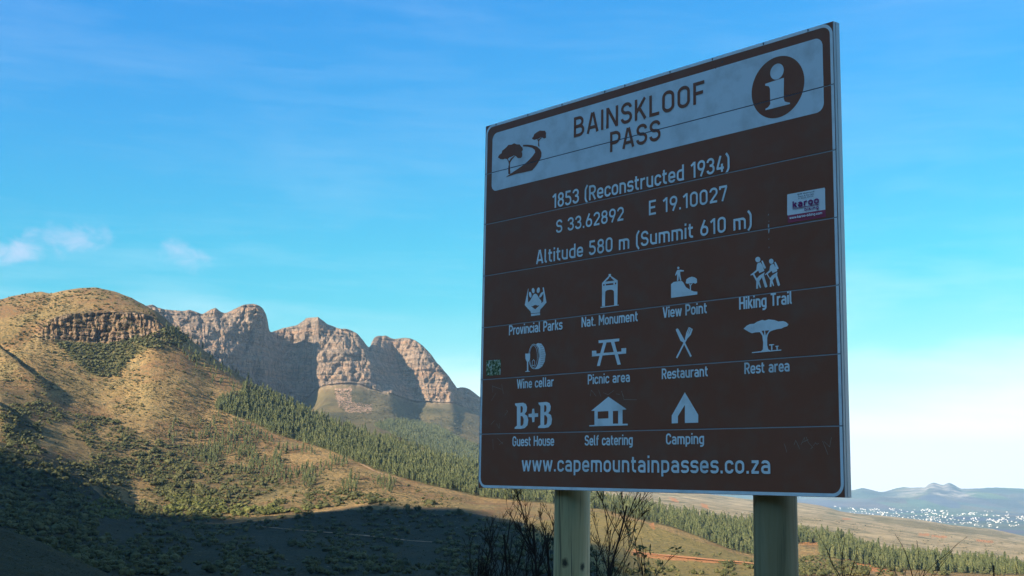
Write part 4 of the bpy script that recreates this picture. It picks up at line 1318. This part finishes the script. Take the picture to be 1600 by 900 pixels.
M_BROWNT = M_BROWN
line_text('title_lettering', 'BAINSKLOOF', (896.5, 215.5), (897.5, 184.2), (1101, 159.5), 0.15, board, M_BROWNT, 0.0016, 0.13)
line_text('title_lettering', 'PASS', (953.2, 238), (954.2, 206.6), (1032.5, 218.6), 0.15, board, M_BROWNT, 0.0016, 0.11)
line_text('date_lettering', '1853 (Reconstructed 1934)', (863, 326.6), (863, 304.3), (1141, 265.2), 0.15)
line_text('coordinate_lettering', 'S 33.62892', (869, 363.8), (869, 343.5), (975, 344.8), 0.15)
line_text('coordinate_lettering', 'E 19.10027', (1014, 336.3), (1014, 313.6), (1137, 313.4), 0.15)
line_text('altitude_lettering', 'Altitude 580 m (Summit 610 m)', (838, 412.4), (838, 391), (1176, 356.6), 0.15)
for nm, s, a, b_, c in (
    ('caption', 'Provincial Parks', (795.6, 524), (795.4, 508.6), (879, 514.8)), ('caption', 'Nat. Monument', (909, 510.8), (909, 495), (997, 502.6)),
    ('caption', 'View Point', (1036, 497.6), (1035.7, 480.8), (1105, 488.6)), ('caption', 'Hiking Trail', (1155.5, 484), (1155.5, 464.6), (1238, 474.6)),
    ('caption', 'Wine cellar', (808, 608), (808, 593.2), (865.5, 603.2)), ('caption', 'Picnic area', (918.7, 600.4), (918.7, 585), (984.5, 597)),
    ('caption', 'Restaurant', (1034.4, 592.6), (1034.2, 576.2), (1106.5, 588)), ('caption', 'Rest area', (1163.6, 584.2), (1163.4, 566.6), (1234, 580.4)),
    ('caption', 'Guest House', (801, 697.6), (801, 682.2), (866, 696.2)), ('caption', 'Self catering', (914, 696.6), (914, 680.6), (989, 694.8)),
    ('caption', 'Camping', (1041, 695.2), (1041, 678.2), (1100.5, 693))):
    line_text(nm, s, a, b_, c, 0.165, track_=0.095)
q = tb([(815.6, 736.6), (815.6, 714.0), (1204.6, 740)])
f = Flat(0.0012); text(f, 'www.capemountainpasses.co.za', q[0, 0], (q[0, 1] + q[2, 1]) / 2, q[2, 0], (q[0, 1] + q[2, 1]) / 2, abs(q[1, 1] - q[0, 1]) * 1.06, 0.155, 0.12)
f.build('web_address', M_LETTER, board)


# --- the i in its disc
Z5 = (1140, 20, 4.5)
f = Flat(0.0012)
cc = tb([(1216, 136)])[0]
e = tb([(1171, 146.9), (1261, 123.3), (1225.6, 90), (1205.6, 182)])
rr_ = float((abs(e[1, 0] - e[0, 0]) + abs(e[2, 1] - e[3, 1])) / 4)
f.disc(((e[0, 0] + e[1, 0]) / 2, (e[2, 1] + e[3, 1]) / 2), rr_, n=64)
f.build('information_symbol', M_BROWNT, board)
f = Flat(0.0020)
d_ = tb([(288, 418), (384, 408)], Z5); dc = tb([(335, 414)], Z5)[0]
f.disc(dc, abs(d_[1, 0] - d_[0, 0]) / 2, n=36)
q = tb([(252, 500), (384, 462), (383, 604), (426, 636), (254, 686), (288, 660), (286, 520)], Z5)
f.poly([q[0], (q[1, 0], q[0, 1] + .004), (q[2, 0], q[4, 1] + .028), (q[2, 0] + .004, q[4, 1] + .016), (q[3, 0] - .012, q[4, 1] + .010), (q[3, 0], q[4, 1] + .006), (q[3, 0], q[4, 1]),
        (q[4, 0], q[4, 1]), (q[4, 0], q[4, 1] + .006), (q[5, 0] - .010, q[4, 1] + .010), (q[5, 0], q[4, 1] + .020), (q[5, 0], q[0, 1] - .026), (q[5, 0] - .006, q[0, 1] - .014), (q[0, 0], q[0, 1] - .008)][::-1])
f.build('information_letter', M_WHITE, board)

# --- tree and road emblem on the header
Z4 = (740, 180, 5.333)
f = Flat(0.0016)
f.poly(tb([(205, 352), (215, 332), (235, 318), (240, 296), (262, 280), (280, 262), (292, 248), (318, 246), (340, 234), (362, 244), (386, 244), (396, 258), (410, 272), (412, 290), (402, 305), (408, 322), (406, 345), (395, 357),
           (370, 357), (356, 342), (340, 334), (318, 346), (300, 352), (285, 366), (262, 362), (248, 368), (225, 366)], Z4))
f.poly(tb([(292, 490), (290, 440), (296, 410), (292, 388), (280, 365), (286, 364), (298, 384), (312, 362), (342, 338), (346, 342), (322, 368), (306, 395), (303, 420), (308, 490)], Z4))
f.poly(tb([(413, 248), (450, 246), (490, 250), (530, 262), (556, 285), (567, 312), (566, 345), (545, 385), (518, 425), (490, 460), (430, 474), (360, 488), (268, 518), (330, 475), (400, 428), (450, 388), (495, 340), (515, 310), (512, 290), (490, 272), (455, 263), (413, 260)], Z4))
f.poly(tb([(488, 192), (500, 180), (508, 158), (530, 142), (555, 128), (578, 130), (596, 130), (606, 148), (604, 170), (606, 186), (590, 194), (576, 186), (560, 184), (545, 196), (528, 198), (512, 206), (495, 202)], Z4))
f.poly(tb([(540, 258), (540, 220), (536, 204), (526, 196), (532, 196), (543, 204), (566, 186), (570, 189), (549, 210), (546, 225), (551, 264)], Z4))
f.build('road_emblem', M_BROWNT, board)

# --- pictograms (outlines taken from the photograph's own symbols)
K1, K2, K3, K4, K5, K6 = (780, 390, 6.923), (1020, 390, 6.667), (780, 500, 7.273), (1020, 490, 6.667), (740, 600, 6.154), (1020, 590, 5.161)
def ell(cx, cy, rx, ry, rot=0, n=20):
    return [(cx + rx * math.cos(a) * math.cos(rot) - ry * math.sin(a) * math.sin(rot), cy + rx * math.cos(a) * math.sin(rot) + ry * math.sin(a) * math.cos(rot)) for a in np.linspace(0, 2 * math.pi, n, endpoint=False)]
def picto(name, K, whites, darks=()):
    f = Flat(0.0012)
    for p in whites: f.poly(tb(p, K), 0)
    f.z += 0.0003
    for p in darks: f.poly(tb(p, K), 1)
    return f.build(name, [M_LETTER, M_BROWN], board)
picto('paw_pictogram', K1, [
    [(316, 420), (320, 424), (312, 490), (314, 560), (330, 600), (392, 646), (450, 590), (478, 560), (482, 500), (472, 412), (484, 405), (492, 450), (514, 572), (470, 625), (446, 648), (442, 682), (346, 690), (340, 668), (312, 640), (278, 600), (296, 510)],
    [(346, 696), (444, 686), (444, 708), (346, 720)],
    [(392, 476), (410, 484), (438, 530), (458, 556), (460, 585), (444, 602), (415, 606), (400, 600), (382, 602), (366, 614), (340, 610), (320, 592), (318, 572), (338, 548), (364, 500), (378, 482)],
    ell(370, 444, 16, 29, -.1), ell(426, 440, 17, 31, .15), ell(338, 488, 14, 32, -.15), ell(456, 490, 13, 36, .55)])
picto('monument_pictogram', K1, [
    [(1186, 264), (1212, 264), (1210, 284), (1284, 334), (1280, 602), (1246, 606), (1242, 450), (1226, 436), (1198, 434), (1168, 440), (1150, 456), (1146, 612), (1114, 614), (1114, 362), (1186, 286)],
    [(1098, 620), (1296, 596), (1296, 604), (1098, 630)]],
    [[(1150, 346), (1184, 316), (1194, 296), (1206, 294), (1220, 312), (1246, 336)], [(1156, 372), (1238, 362), (1238, 380), (1156, 388)], [(1128, 376), (1142, 374), (1142, 390), (1128, 392)], [(1254, 358), (1268, 356), (1268, 374), (1254, 376)]])
picto('viewpoint_pictogram', K2, [
    [(192, 360), (218, 338), (262, 330), (304, 326), (322, 346), (346, 390), (376, 410), (398, 424), (432, 436), (466, 438), (466, 468), (192, 504)],
    ell(268, 191, 12, 13), [(258, 212), (288, 210), (326, 216), (326, 228), (288, 230), (288, 258), (300, 322), (286, 324), (274, 272), (268, 326), (254, 326), (256, 250), (242, 272), (234, 268), (246, 232)],
    [(344, 350), (352, 310), (376, 292), (410, 282), (440, 290), (462, 306), (464, 344), (446, 356), (424, 348), (396, 352), (360, 356)],
    [(388, 420), (388, 380), (378, 358), (386, 356), (394, 366), (412, 350), (418, 352), (400, 376), (400, 424)]])
picto('hiker_pictogram', K2, [
    ell(1096, 104, 27, 29), [(1132, 118), (1146, 114), (1182, 190), (1166, 202), (1150, 180)],
    [(1094, 142), (1124, 132), (1142, 160), (1162, 210), (1164, 222), (1112, 246), (1100, 220), (1060, 252), (1066, 268), (1086, 300), (1110, 272), (1166, 236), (1160, 270), (1196, 384), (1180, 398), (1168, 390), (1138, 290), (1112, 330), (1130, 396), (1120, 402), (1100, 360), (1098, 408), (1078, 408), (1080, 330), (1044, 264), (1020, 270), (1018, 264), (1080, 212), (1086, 160)],
    ell(1236, 122, 24, 27), [(1268, 132), (1280, 126), (1314, 196), (1298, 208), (1284, 190)],
    [(1234, 156), (1260, 148), (1280, 180), (1298, 214), (1296, 226), (1250, 246), (1240, 222), (1200, 254), (1206, 268), (1222, 296), (1246, 268), (1300, 234), (1298, 268), (1328, 366), (1316, 382), (1302, 374), (1278, 284), (1250, 322), (1266, 376), (1256, 382), (1242, 346), (1238, 388), (1220, 388), (1224, 316), (1188, 258), (1170, 268), (1170, 260), (1216, 216), (1224, 172)]])
f = Flat(0.0012)
def ring_c(cx, cy, rx, ry, w): f.stroke(tb(ell(cx, cy, rx, ry, 0, 40), K3), w, True)
f.poly(tb([(440, 262), (480, 268), (512, 310), (530, 390), (520, 470), (490, 530), (450, 556), (410, 560), (446, 500), (462, 410), (450, 320), (420, 276)], K3))
ring_c(396, 415, 58, 140, 0.0030); ring_c(392, 415, 44, 125, 0.0022)
f.poly(tb([(298, 382), (354, 380), (354, 430), (344, 462), (332, 478), (334, 576), (352, 582), (352, 588), (296, 590), (296, 584), (318, 576), (318, 478), (300, 440)], K3))
f.stroke(tb([(378, 516), (378, 470), (392, 450), (406, 468), (406, 514), (376, 520)], K3), 0.0028)
f.z += 0.0003
for k in range(11):
    yb = 290 + 24 * k
    xa = 450 + 14 * math.sin(math.pi * (yb - 265) / 290); xb = 470 + 62 * math.sin(math.pi * (yb - 255) / 310)
    f.stroke(tb([(xa + 12, yb + 3), (xb - 4, yb - 2)], K3), 0.0011, mi=1)
f.build('wine_cellar_pictogram', [M_LETTER, M_BROWN], board)
picto('picnic_table_pictogram', K3, [
    [(1130, 232), (1368, 210), (1366, 242), (1312, 248), (1342, 362), (1390, 358), (1390, 322), (1446, 318), (1444, 382), (1352, 390), (1384, 506), (1346, 510), (1314, 394), (1176, 404), (1146, 522), (1112, 524), (1142, 408), (1056, 416), (1056, 350), (1106, 348), (1108, 382), (1150, 378), (1184, 258), (1132, 264)]],
    [[(1222, 256), (1272, 252), (1304, 364), (1188, 374)]])
f = Flat(0.0012)
f.stroke(tb([(322, 290), (400, 448)], K4), 0.0088)
f.poly(tb([(240, 168), (256, 152), (270, 162), (340, 290), (322, 302), (290, 284)], K4))
f.stroke(tb([(250, 462), (352, 262)], K4), 0.0085)
f.poly(tb([(336, 262), (352, 196), (376, 142), (388, 144), (420, 162), (398, 222), (352, 272)], K4))
f.z += 0.0003
for a in ((384, 152, 364, 206), (400, 158, 378, 216)):
    f.stroke(tb([a[:2], a[2:]], K4), 0.0016, mi=1)
f.build('restaurant_pictogram', [M_LETTER, M_BROWN], board)
picto('rest_area_pictogram', K4, [
    [(948, 158), (980, 126), (1012, 110), (1056, 106), (1090, 84), (1140, 66), (1170, 72), (1210, 60), (1270, 68), (1310, 82), (1360, 78), (1388, 88), (1416, 112), (1404, 132), (1370, 142), (1344, 156), (1290, 164), (1250, 176), (1222, 188), (1204, 214), (1194, 250), (1194, 330), (1206, 372), (1226, 384), (1340, 374), (1340, 386), (1034, 412), (1034, 402), (1130, 392), (1148, 372), (1152, 300), (1142, 230), (1116, 194), (1070, 196), (1034, 206), (1000, 190)],
    [(1214, 320), (1266, 318), (1266, 328), (1248, 330), (1248, 380), (1234, 382), (1234, 332), (1214, 334)], [(1280, 336), (1312, 334), (1312, 344), (1304, 346), (1304, 378), (1290, 378), (1290, 348), (1280, 348)]],
    [[(1136, 180), (1162, 178), (1162, 230)], [(1172, 178), (1216, 174), (1180, 226)]])
def bb(x0, y0, sx_, sy_):
    o_ = [(0, 0), (78, -6), (104, 6), (116, 36), (112, 76), (92, 104), (118, 120), (128, 160), (120, 210), (94, 238), (56, 246), (-4, 246), (-4, 232), (18, 214), (18, 34), (0, 16)]
    h1 = [(54, 26), (70, 28), (76, 48), (72, 84), (54, 94)]; h2 = [(54, 122), (72, 124), (84, 150), (80, 198), (70, 214), (54, 216)]
    t = lambda L: [(x0 + a * sx_, y0 + c * sy_) for a, c in L]
    return t(o_), [t(h1), t(h2)]
b1, h1_ = bb(400, 186, 1.0, 1.0); b2, h2_ = bb(626, 178, 1.02, 1.0)
picto('guest_house_pictogram', K5, [b1, b2, [(566, 240), (584, 236), (590, 282), (622, 282), (622, 316), (590, 318), (586, 366), (566, 368), (562, 320), (530, 318), (530, 288), (562, 284)]], h1_ + h2_)
picto('self_catering_pictogram', K5, [
    [(1298, 122), (1470, 240), (1468, 246), (1434, 248), (1434, 382), (1484, 382), (1484, 398), (1114, 408), (1114, 396), (1164, 394), (1164, 258), (1132, 258)]],
    [[(1196, 266), (1298, 260), (1298, 330), (1196, 334)], [(1342, 260), (1392, 258), (1392, 380), (1342, 382)]])
picto('camping_pictogram', K6, [[(260, 118), (368, 300), (368, 364), (260, 366), (260, 220), (204, 312), (204, 368), (154, 370), (154, 306)]])

# --- scratched names, drips, stickers
def scratch(lines, K, w=0.0016, name='scratched_graffiti'):
    f = Flat(0.0007)
    for l in lines: f.stroke(tb(l, K), w)
    return f.build(name, M_SCRATCH, board)
K8 = (1180, 640, 6.0)
scratch([[(272, 318), (284, 350), (298, 402)], [(366, 330), (380, 288), (392, 310), (418, 370)], [(430, 330), (462, 262), (470, 300)], [(440, 310), (500, 280)], [(478, 256), (500, 310), (540, 352), (520, 368)], [(546, 340), (566, 310), (580, 326)], [(580, 326), (596, 316)], [(632, 294), (660, 360), (684, 424)], [(648, 300), (700, 350), (716, 260)]], K8)
scratch([[(1036, 866), (1048, 796)], [(1048, 796), (1104, 866)], [(1130, 792), (1156, 872)], [(1184, 826), (1240, 848), (1306, 800)], [(1330, 840), (1372, 846)], [(1390, 808), (1416, 872)]], K3)
scratch([[(1424, 66), (1446, 150), (1570, 152)]], K5)
scratch([[(186, 82), (182, 10)], [(182, 20), (270, 50)], [(270, 0), (288, 96)], [(172, 160), (214, 90)], [(300, 300), (330, 264), (318, 250)], [(166, 392), (204, 348)], [(222, 380), (248, 428), (252, 376)], [(186, 530), (190, 630)], [(230, 520), (286, 580)], [(246, 584), (288, 556)]], K5)
ZS = (1180, 270, 7.5)
f = Flat(0.0008)
for p in ([(152, 600), (164, 604), (166, 640), (150, 642)], [(152, 650), (174, 650), (168, 690), (160, 716), (154, 690)], [(155, 482), (160, 484), (158, 500), (153, 498)], [(160, 560), (164, 562), (163, 576), (159, 574)], [(160, 770), (164, 770), (163, 784), (160, 784)], [(162, 866), (166, 866), (165, 884), (162, 884)]):
    f.poly(tb(p, ZS))
f.build('dripped_stain', M_DRIP, board)
f = Flat(0.0009)
f.poly(tb([(382, 252), (812, 174), (820, 186), (824, 432), (382, 500), (376, 490), (376, 262)], ZS), 0)
f.poly(tb([(382, 500), (824, 432), (830, 516), (400, 588), (384, 580)], ZS), 1)
def stext(s, p0, p1, top, w, mi, tr=0.1):
    q = tb([p0, p1, top], ZS); text(f, s, q[0, 0], q[0, 1], q[1, 0], q[1, 1], abs(q[2, 1] - q[0, 1]), w, tr, mi)
f.z += 0.0003
stext('BMW Motorcycle', (498, 262), (696, 226), (498, 246), 0.16, 2)
stext('Tours & Rentals', (504, 288), (690, 256), (504, 272), 0.16, 2)
stext('in South Africa', (510, 312), (688, 280), (510, 296), 0.16, 2)
stext('karoo', (446, 412), (752, 356), (446, 338), 0.24, 3, 0.16)
f.stroke(tb([(446, 424), (750, 372)], ZS), 0.0028, mi=3)
stext('biking', (584, 448), (750, 420), (584, 414), 0.24, 3, 0.14)
stext('www.karoo-biking.com', (412, 546), (796, 486), (412, 516), 0.22, 0)
o = f.build('sticker', [M_STICK, M_MAROON, M_INK_SHADE, M_PURPLE], board, cut=False)
o['label'] = 'white and maroon advertising sticker near the right edge'
# small faded landscape sticker at the left edge
m_, b = mat('faded_picture')
tc = b.n('ShaderNodeTexCoord').outputs['Object']
nn = b.noise(tc, 60.0, 4, 0.6)
finish(b, b.ramp(nn, [(0.36, (0.02, 0.03, 0.012)), (0.47, (0.14, 0.17, 0.06)), (0.56, (0.45, 0.44, 0.28)), (0.66, (0.62, 0.70, 0.74))]), 0.4, 0.3)
f = Flat(0.0009); f.poly(tb([(72, 84), (154, 78), (152, 164), (72, 172)], (740, 540, 3.6)))
o = f.build('sticker', m_, board); o['label'] = 'small dark green picture sticker at the left edge'
# chips along the top edge and a few dark specks on the header
f = Flat(0.0022)
for x, y, s in ((1101, 111, .006), (1119, 107, .0032), (1124, 105, .0022), (1129, 97, .005), (1008, 110, .003), (872, 128, .0012)):
    c = tb([(x, y)])[0]; f = Flat(0.0022); f.poly([(c[0] + s * random.uniform(.5, 1.1) * math.cos(a), c[1] + s * random.uniform(.3, .8) * math.sin(a)) for a in np.linspace(0, 6.28, 7, endpoint=False)]); f.build('chip', M_INK_SHADE, board)
for x in np.linspace(0.12, BW - 0.15, 9):
    x += random.uniform(-.06, .06); f = Flat(0.0022); f.poly([(x, BH - .014), (x + .004, BH - .012), (x + .005, BH - .002), (x - .002, BH - .002)]); f.build('chip', M_INK_SHADE, board)

# --- posts: round treated poles with drying cracks, streaks and a knot
def post_material(name, knots, seed, k_=1.0):
    m, b = mat(name)
    tc = b.n('ShaderNodeTexCoord').outputs['Object']
    v = b.mapv(tc, scale=(22, 22, 1.3), loc=(seed, 0, 0))
    g = b.noise(v, 1.0, 7, 0.62, 0.5)
    fine = b.noise(b.mapv(tc, scale=(120, 120, 3.5)), 1.0, 4, 0.6)
    blot = b.noise(b.mapv(tc, scale=(5, 5, 1.6), loc=(0, seed, 0)), 1.0, 4, 0.6)
    c = b.ramp(g, [(0.34, (0.19 * k_, 0.14 * k_, 0.065 * k_)), (0.47, (0.34 * k_, 0.255 * k_, 0.125 * k_)), (0.62, (0.40 * k_, 0.315 * k_, 0.17 * k_)), (0.78, (0.25 * k_, 0.21 * k_, 0.12 * k_))])
    c = b.mix(b.ramp(blot, [(0.42, 0.0), (0.6, 0.75)]), c, (0.19 * k_, 0.20 * k_, 0.115 * k_))
    c = b.mix(b.ramp(fine, [(0.6, 0.0), (0.75, 0.45)]), c, (0.06, 0.055, 0.04))
    crack = b.noise(b.mapv(tc, scale=(34, 34, 0.7), loc=(0, 0, seed)), 1.0, 3, 0.5, 0.8)
    cr = b.ramp(crack, [(0.64, 0.0), (0.66, 0.7)])
    c = b.mix(cr, c, (0.03, 0.026, 0.02))
    for (x, y, z, s) in knots:
        d = b.n('ShaderNodeVectorMath', {0: b.mapv(tc, loc=(-x, -y, -z)), 1: (1.0, 1.0, 0.72)}, operation='MULTIPLY')
        ln = b.n('ShaderNodeVectorMath', {0: d.outputs[0]}, operation='LENGTH').outputs['Value']
        ln = b.math('ADD', ln, b.math('MULTIPLY', b.math('SUBTRACT', b.noise(tc, 70, 3, 0.6), 0.5), s * 0.9))
        c = b.mix(b.ramp(ln, [(s * 0.55, 0.95), (s * 1.15, 0.0)]), c, (0.012, 0.012, 0.010))
    h = b.math('SUBTRACT', b.math('MULTIPLY', g, 0.6), cr)
    finish(b, c, 0.5, 0.55, bump(b, h, 0.3, 0.005))
    return m


def find_post(xpix, R):
    best = None
    for u in np.linspace(0.2, 2.0, 3601):
        P = BO + BD * u - BN * (BT + R + 0.006)
        P = P.copy(); P[2] = -0.22
        x, y = project(P[None])
        if best is None or abs(x[0] - xpix) < best[0]: best = (abs(x[0] - xpix), P, u)
    return best[1]


def make_post(xpix, R, knots, seed, k_=1.0):
    P = find_post(xpix, R)
    n, rows = 40, 60
    z0, z1 = -2.1, BH - 0.18
    V = []
    for i in range(rows + 1):
        z = z0 + (z1 - z0) * i / rows
        for j in range(n):
            a = 2 * math.pi * j / n
            rr = R * (1.02 - 0.012 * (z + 2)) + 0.0016 * math.sin(3 * a + seed + z * 0.8) + 0.0012 * math.sin(7 * a + z * 1.7 + seed)
            V.append((rr * math.cos(a), rr * math.sin(a), z))
    Q = [(i * n + j, i * n + (j + 1) % n, (i + 1) * n + (j + 1) % n, (i + 1) * n + j) for i in range(rows) for j in range(n)]
    V.append((0, 0, z1 + 0.004)); tp = len(V) - 1
    me = bpy.data.meshes.new('post')
    me.from_pydata(V, [], Q + [(rows * n + j, rows * n + (j + 1) % n, tp) for j in range(n)])
    for p in me.polygons: p.use_smooth = True
    tw = -P[:2] / np.linalg.norm(P[:2]); sd_ = np.array([-tw[1], tw[0]]) * -1
    # knots given as (sideways -1..1, pixel y, size)
    kk = []
    for s_, py, size in knots:
        cx, cy = tw * R * math.sqrt(1 - s_ * s_) + np.array([tw[1], -tw[0]]) * -1 * 0 + (np.array([1, 0]) - tw * tw[0]) / (np.linalg.norm(np.array([1, 0]) - tw * tw[0])) * R * s_
        a, t = pix_az_te(np.array([xpix]), np.array([py]))
        kk.append((cx, cy, float(t[0]) * (np.hypot(P[0], P[1]) - R), size))
    o = link('post', me, post_material('treated_pole', kk, seed, k_), sign)
    o.location = Vector((P[0], P[1], 0)) - Vector(sign.location)
    return o
make_post(893.3, 0.0815, [(-0.36, 880, 0.017), (0.62, 886, 0.013)], 1.3, 1.45)
make_post(1213.0, 0.0845, [], 5.9, 0.8)


# ---------------------------------------------------------------- bare shrubs beyond the sign
M_TWIG = simple('burnt_twig', (0.035, 0.027, 0.024), 0.9, 0.1, 0.35, 9.0)
M_LEAFS = simple('sparse_leaf', (0.06, 0.075, 0.025), 0.7, 0.2, 0.3, 9.0)
def tube(V, Q, pts, r0, r1, n=5):
    base = len(V)
    P = [Vector(p) for p in pts]
    for i, p in enumerate(P):
        t = (P[min(i + 1, len(P) - 1)] - P[max(i - 1, 0)]).normalized()
        a = t.orthogonal().normalized(); b_ = t.cross(a)
        r = max(0.0016, r0 + (r1 - r0) * i / (len(P) - 1))
        for j in range(n):
            th = 2 * math.pi * j / n
            V.append(tuple(p + a * (r * math.cos(th)) + b_ * (r * math.sin(th))))
    for i in range(len(P) - 1):
        for j in range(n):
            k = (j + 1) % n
            Q.append((base + i * n + j, base + i * n + k, base + (i + 1) * n + k, base + (i + 1) * n + j))


def ground_z(x, y):
    r = math.hypot(x, y); a = math.atan2(x, y)
    c = int(np.clip(np.searchsorted(az_cols, a), 1, NC - 1))
    return float(np.interp(r, TR[:, c], TZ[:, c]))


def bare_shrub(xpix, ytop, r, seed, stems, spread, label, leafy=False, r0=0.016, levels=3, curl=0.0, lean=0.0):
    rnd = random.Random(seed)
    a, t = pix_az_te(np.array([float(xpix)]), np.array([float(ytop)]))
    x, y = r * math.sin(a[0]), r * math.cos(a[0])
    zg = ground_z(x, y) - 0.03
    Ht = r * t[0] - zg
    V, Q, LV = [], [], []
    def grow(p, d, L, rad_, lev):
        n = max(4, int(L / 0.07))
        pts = [p.copy()]; dd = d.copy()
        for i in range(n):
            dd = (dd + Vector((rnd.gauss(0, .045 if lev == levels else .085), rnd.gauss(0, .045 if lev == levels else .085), rnd.gauss(0.015, .05) + (0.05 if lev == levels else 0) - curl * (i / n) * 0.5 * (lev < levels)))).normalized()
            p = p + dd * (L / n); pts.append(p.copy())
        tube(V, Q, pts, rad_, rad_ * (0.5 if lev else 0.35), 5 if lev == levels else 4)
        if lev == 0:
            if leafy and rnd.random() < 0.6: LV.append(p.copy())
            return
        nb = rnd.randint(4, 6) if lev < levels else rnd.randint(6, 8)
        for k in range(nb):
            f_ = rnd.uniform(0.3, 1.0) if lev < levels else rnd.uniform(0.45, 1.0)
            q = pts[min(n, int(f_ * n))]
            side = Vector((rnd.gauss(0, 1), rnd.gauss(0, 1), rnd.gauss(0.25, 0.5))).normalized()
            nd = (dd * 0.85 + Vector((0, 0, 0.25)) + side * rnd.uniform(0.4, 0.8)).normalized()
            if nd.z < -0.1: nd.z *= -0.5
            grow(q, nd, L * rnd.uniform(0.26, 0.46) * (1.25 - 0.5 * f_), rad_ * rnd.uniform(0.36, 0.5), lev - 1)
    for s in range(stems):
        ang = rnd.uniform(0, 6.28)
        d = Vector((math.cos(ang) * spread * rnd.uniform(.3, 1) + lean, math.sin(ang) * spread * rnd.uniform(.3, 1), 1)).normalized()
        grow(Vector((rnd.gauss(0, .05), rnd.gauss(0, .05), 0)), d, Ht * rnd.uniform(0.66, 0.92), r0 * rnd.uniform(.75, 1.15), levels)
    me = bpy.data.meshes.new('bare_shrub')
    faces = Q; mi = [0] * len(Q)
    for p in LV:
        for k in range(3):
            b0 = len(V)
            c = p + Vector((rnd.gauss(0, .02), rnd.gauss(0, .02), rnd.gauss(0, .02)))
            u = Vector((rnd.gauss(0, 1), rnd.gauss(0, 1), rnd.gauss(0, 1))).normalized() * 0.022; w = u.orthogonal().normalized() * 0.009
            V += [tuple(c - u), tuple(c + w), tuple(c + u), tuple(c - w)]; faces.append((b0, b0 + 1, b0 + 2, b0 + 3)); mi.append(1)
    me.from_pydata(V, [], faces)
    me.polygons.foreach_set('material_index', mi)
    o = link('bare_shrub', me, [M_TWIG, M_LEAFS])
    o.location = (x, y, zg)
    tag(o, label, 'shrub')
    return o


bare_shrub(806, 690, 9.0, 3, 2, 0.12, 'tall bare dark shrub furthest left of the thick pair beside the left post', r0=0.0115)
bare_shrub(846, 690, 8.6, 8, 2, 0.10, 'tall bare dark shrub directly against the left side of the left post', r0=0.012)
bare_shrub(758, 765, 9.6, 12, 3, 0.16, 'thin bare shrub under the lower left corner of the sign', r0=0.008)
bare_shrub(926, 722, 8.4, 21, 2, 0.08, 'bare dark shrub directly against the right side of the left post', r0=0.011)
bare_shrub(950, 778, 8.8, 27, 3, 0.07, 'wiry bare shrub with curling twigs between the two posts', r0=0.006, curl=0.3)
bare_shrub(1022, 832, 8.2, 31, 3, 0.10, 'low shrub with arching stems and a few green leaves before the orange track', True, 0.0055, 2, 0.3)
bare_shrub(1330, 836, 8.0, 41, 3, 0.06, 'bare twigs just right of the sign corner at the bottom of the view', r0=0.009, levels=1)
bare_shrub(1374, 832, 8.0, 44, 2, 0.10, 'two slanting bare twigs between the sign corner and the forked twigs', r0=0.005, levels=1, lean=0.2)
bare_shrub(1425, 814, 8.1, 47, 3, 0.10, 'forked bare twigs in the middle of the lower right plantation edge', r0=0.009, levels=1)
bare_shrub(1556, 812, 7.8, 52, 2, 0.04, 'pair of upright bare stems nearest the right edge of the view', r0=0.011, levels=0)

# ---------------------------------------------------------------- haze
def haze():
    me = bpy.data.meshes.new('haze')
    bm = bmesh.new()
    top = 900.0
    box_bm(bm, -26500, 26500, -26500, 26500, -420, top)
    bmesh.ops.recalc_face_normals(bm, faces=bm.faces[:])
    bm.to_mesh(me); bm.free()
    m = bpy.data.materials.new('haze'); m.use_nodes = True
    b = NT(m.node_tree)
    v = b.n('ShaderNodeVolumePrincipled', {'Color': (0.42, 0.69, 1.0), 'Density': HAZE_DENSITY, 'Anisotropy': 0.0})
    out = b.n('ShaderNodeOutputMaterial')
    b.t.links.new(v.outputs[0], out.inputs['Volume'])
    o = link('haze', me, m)
    tag(o, kind='stuff')


haze()
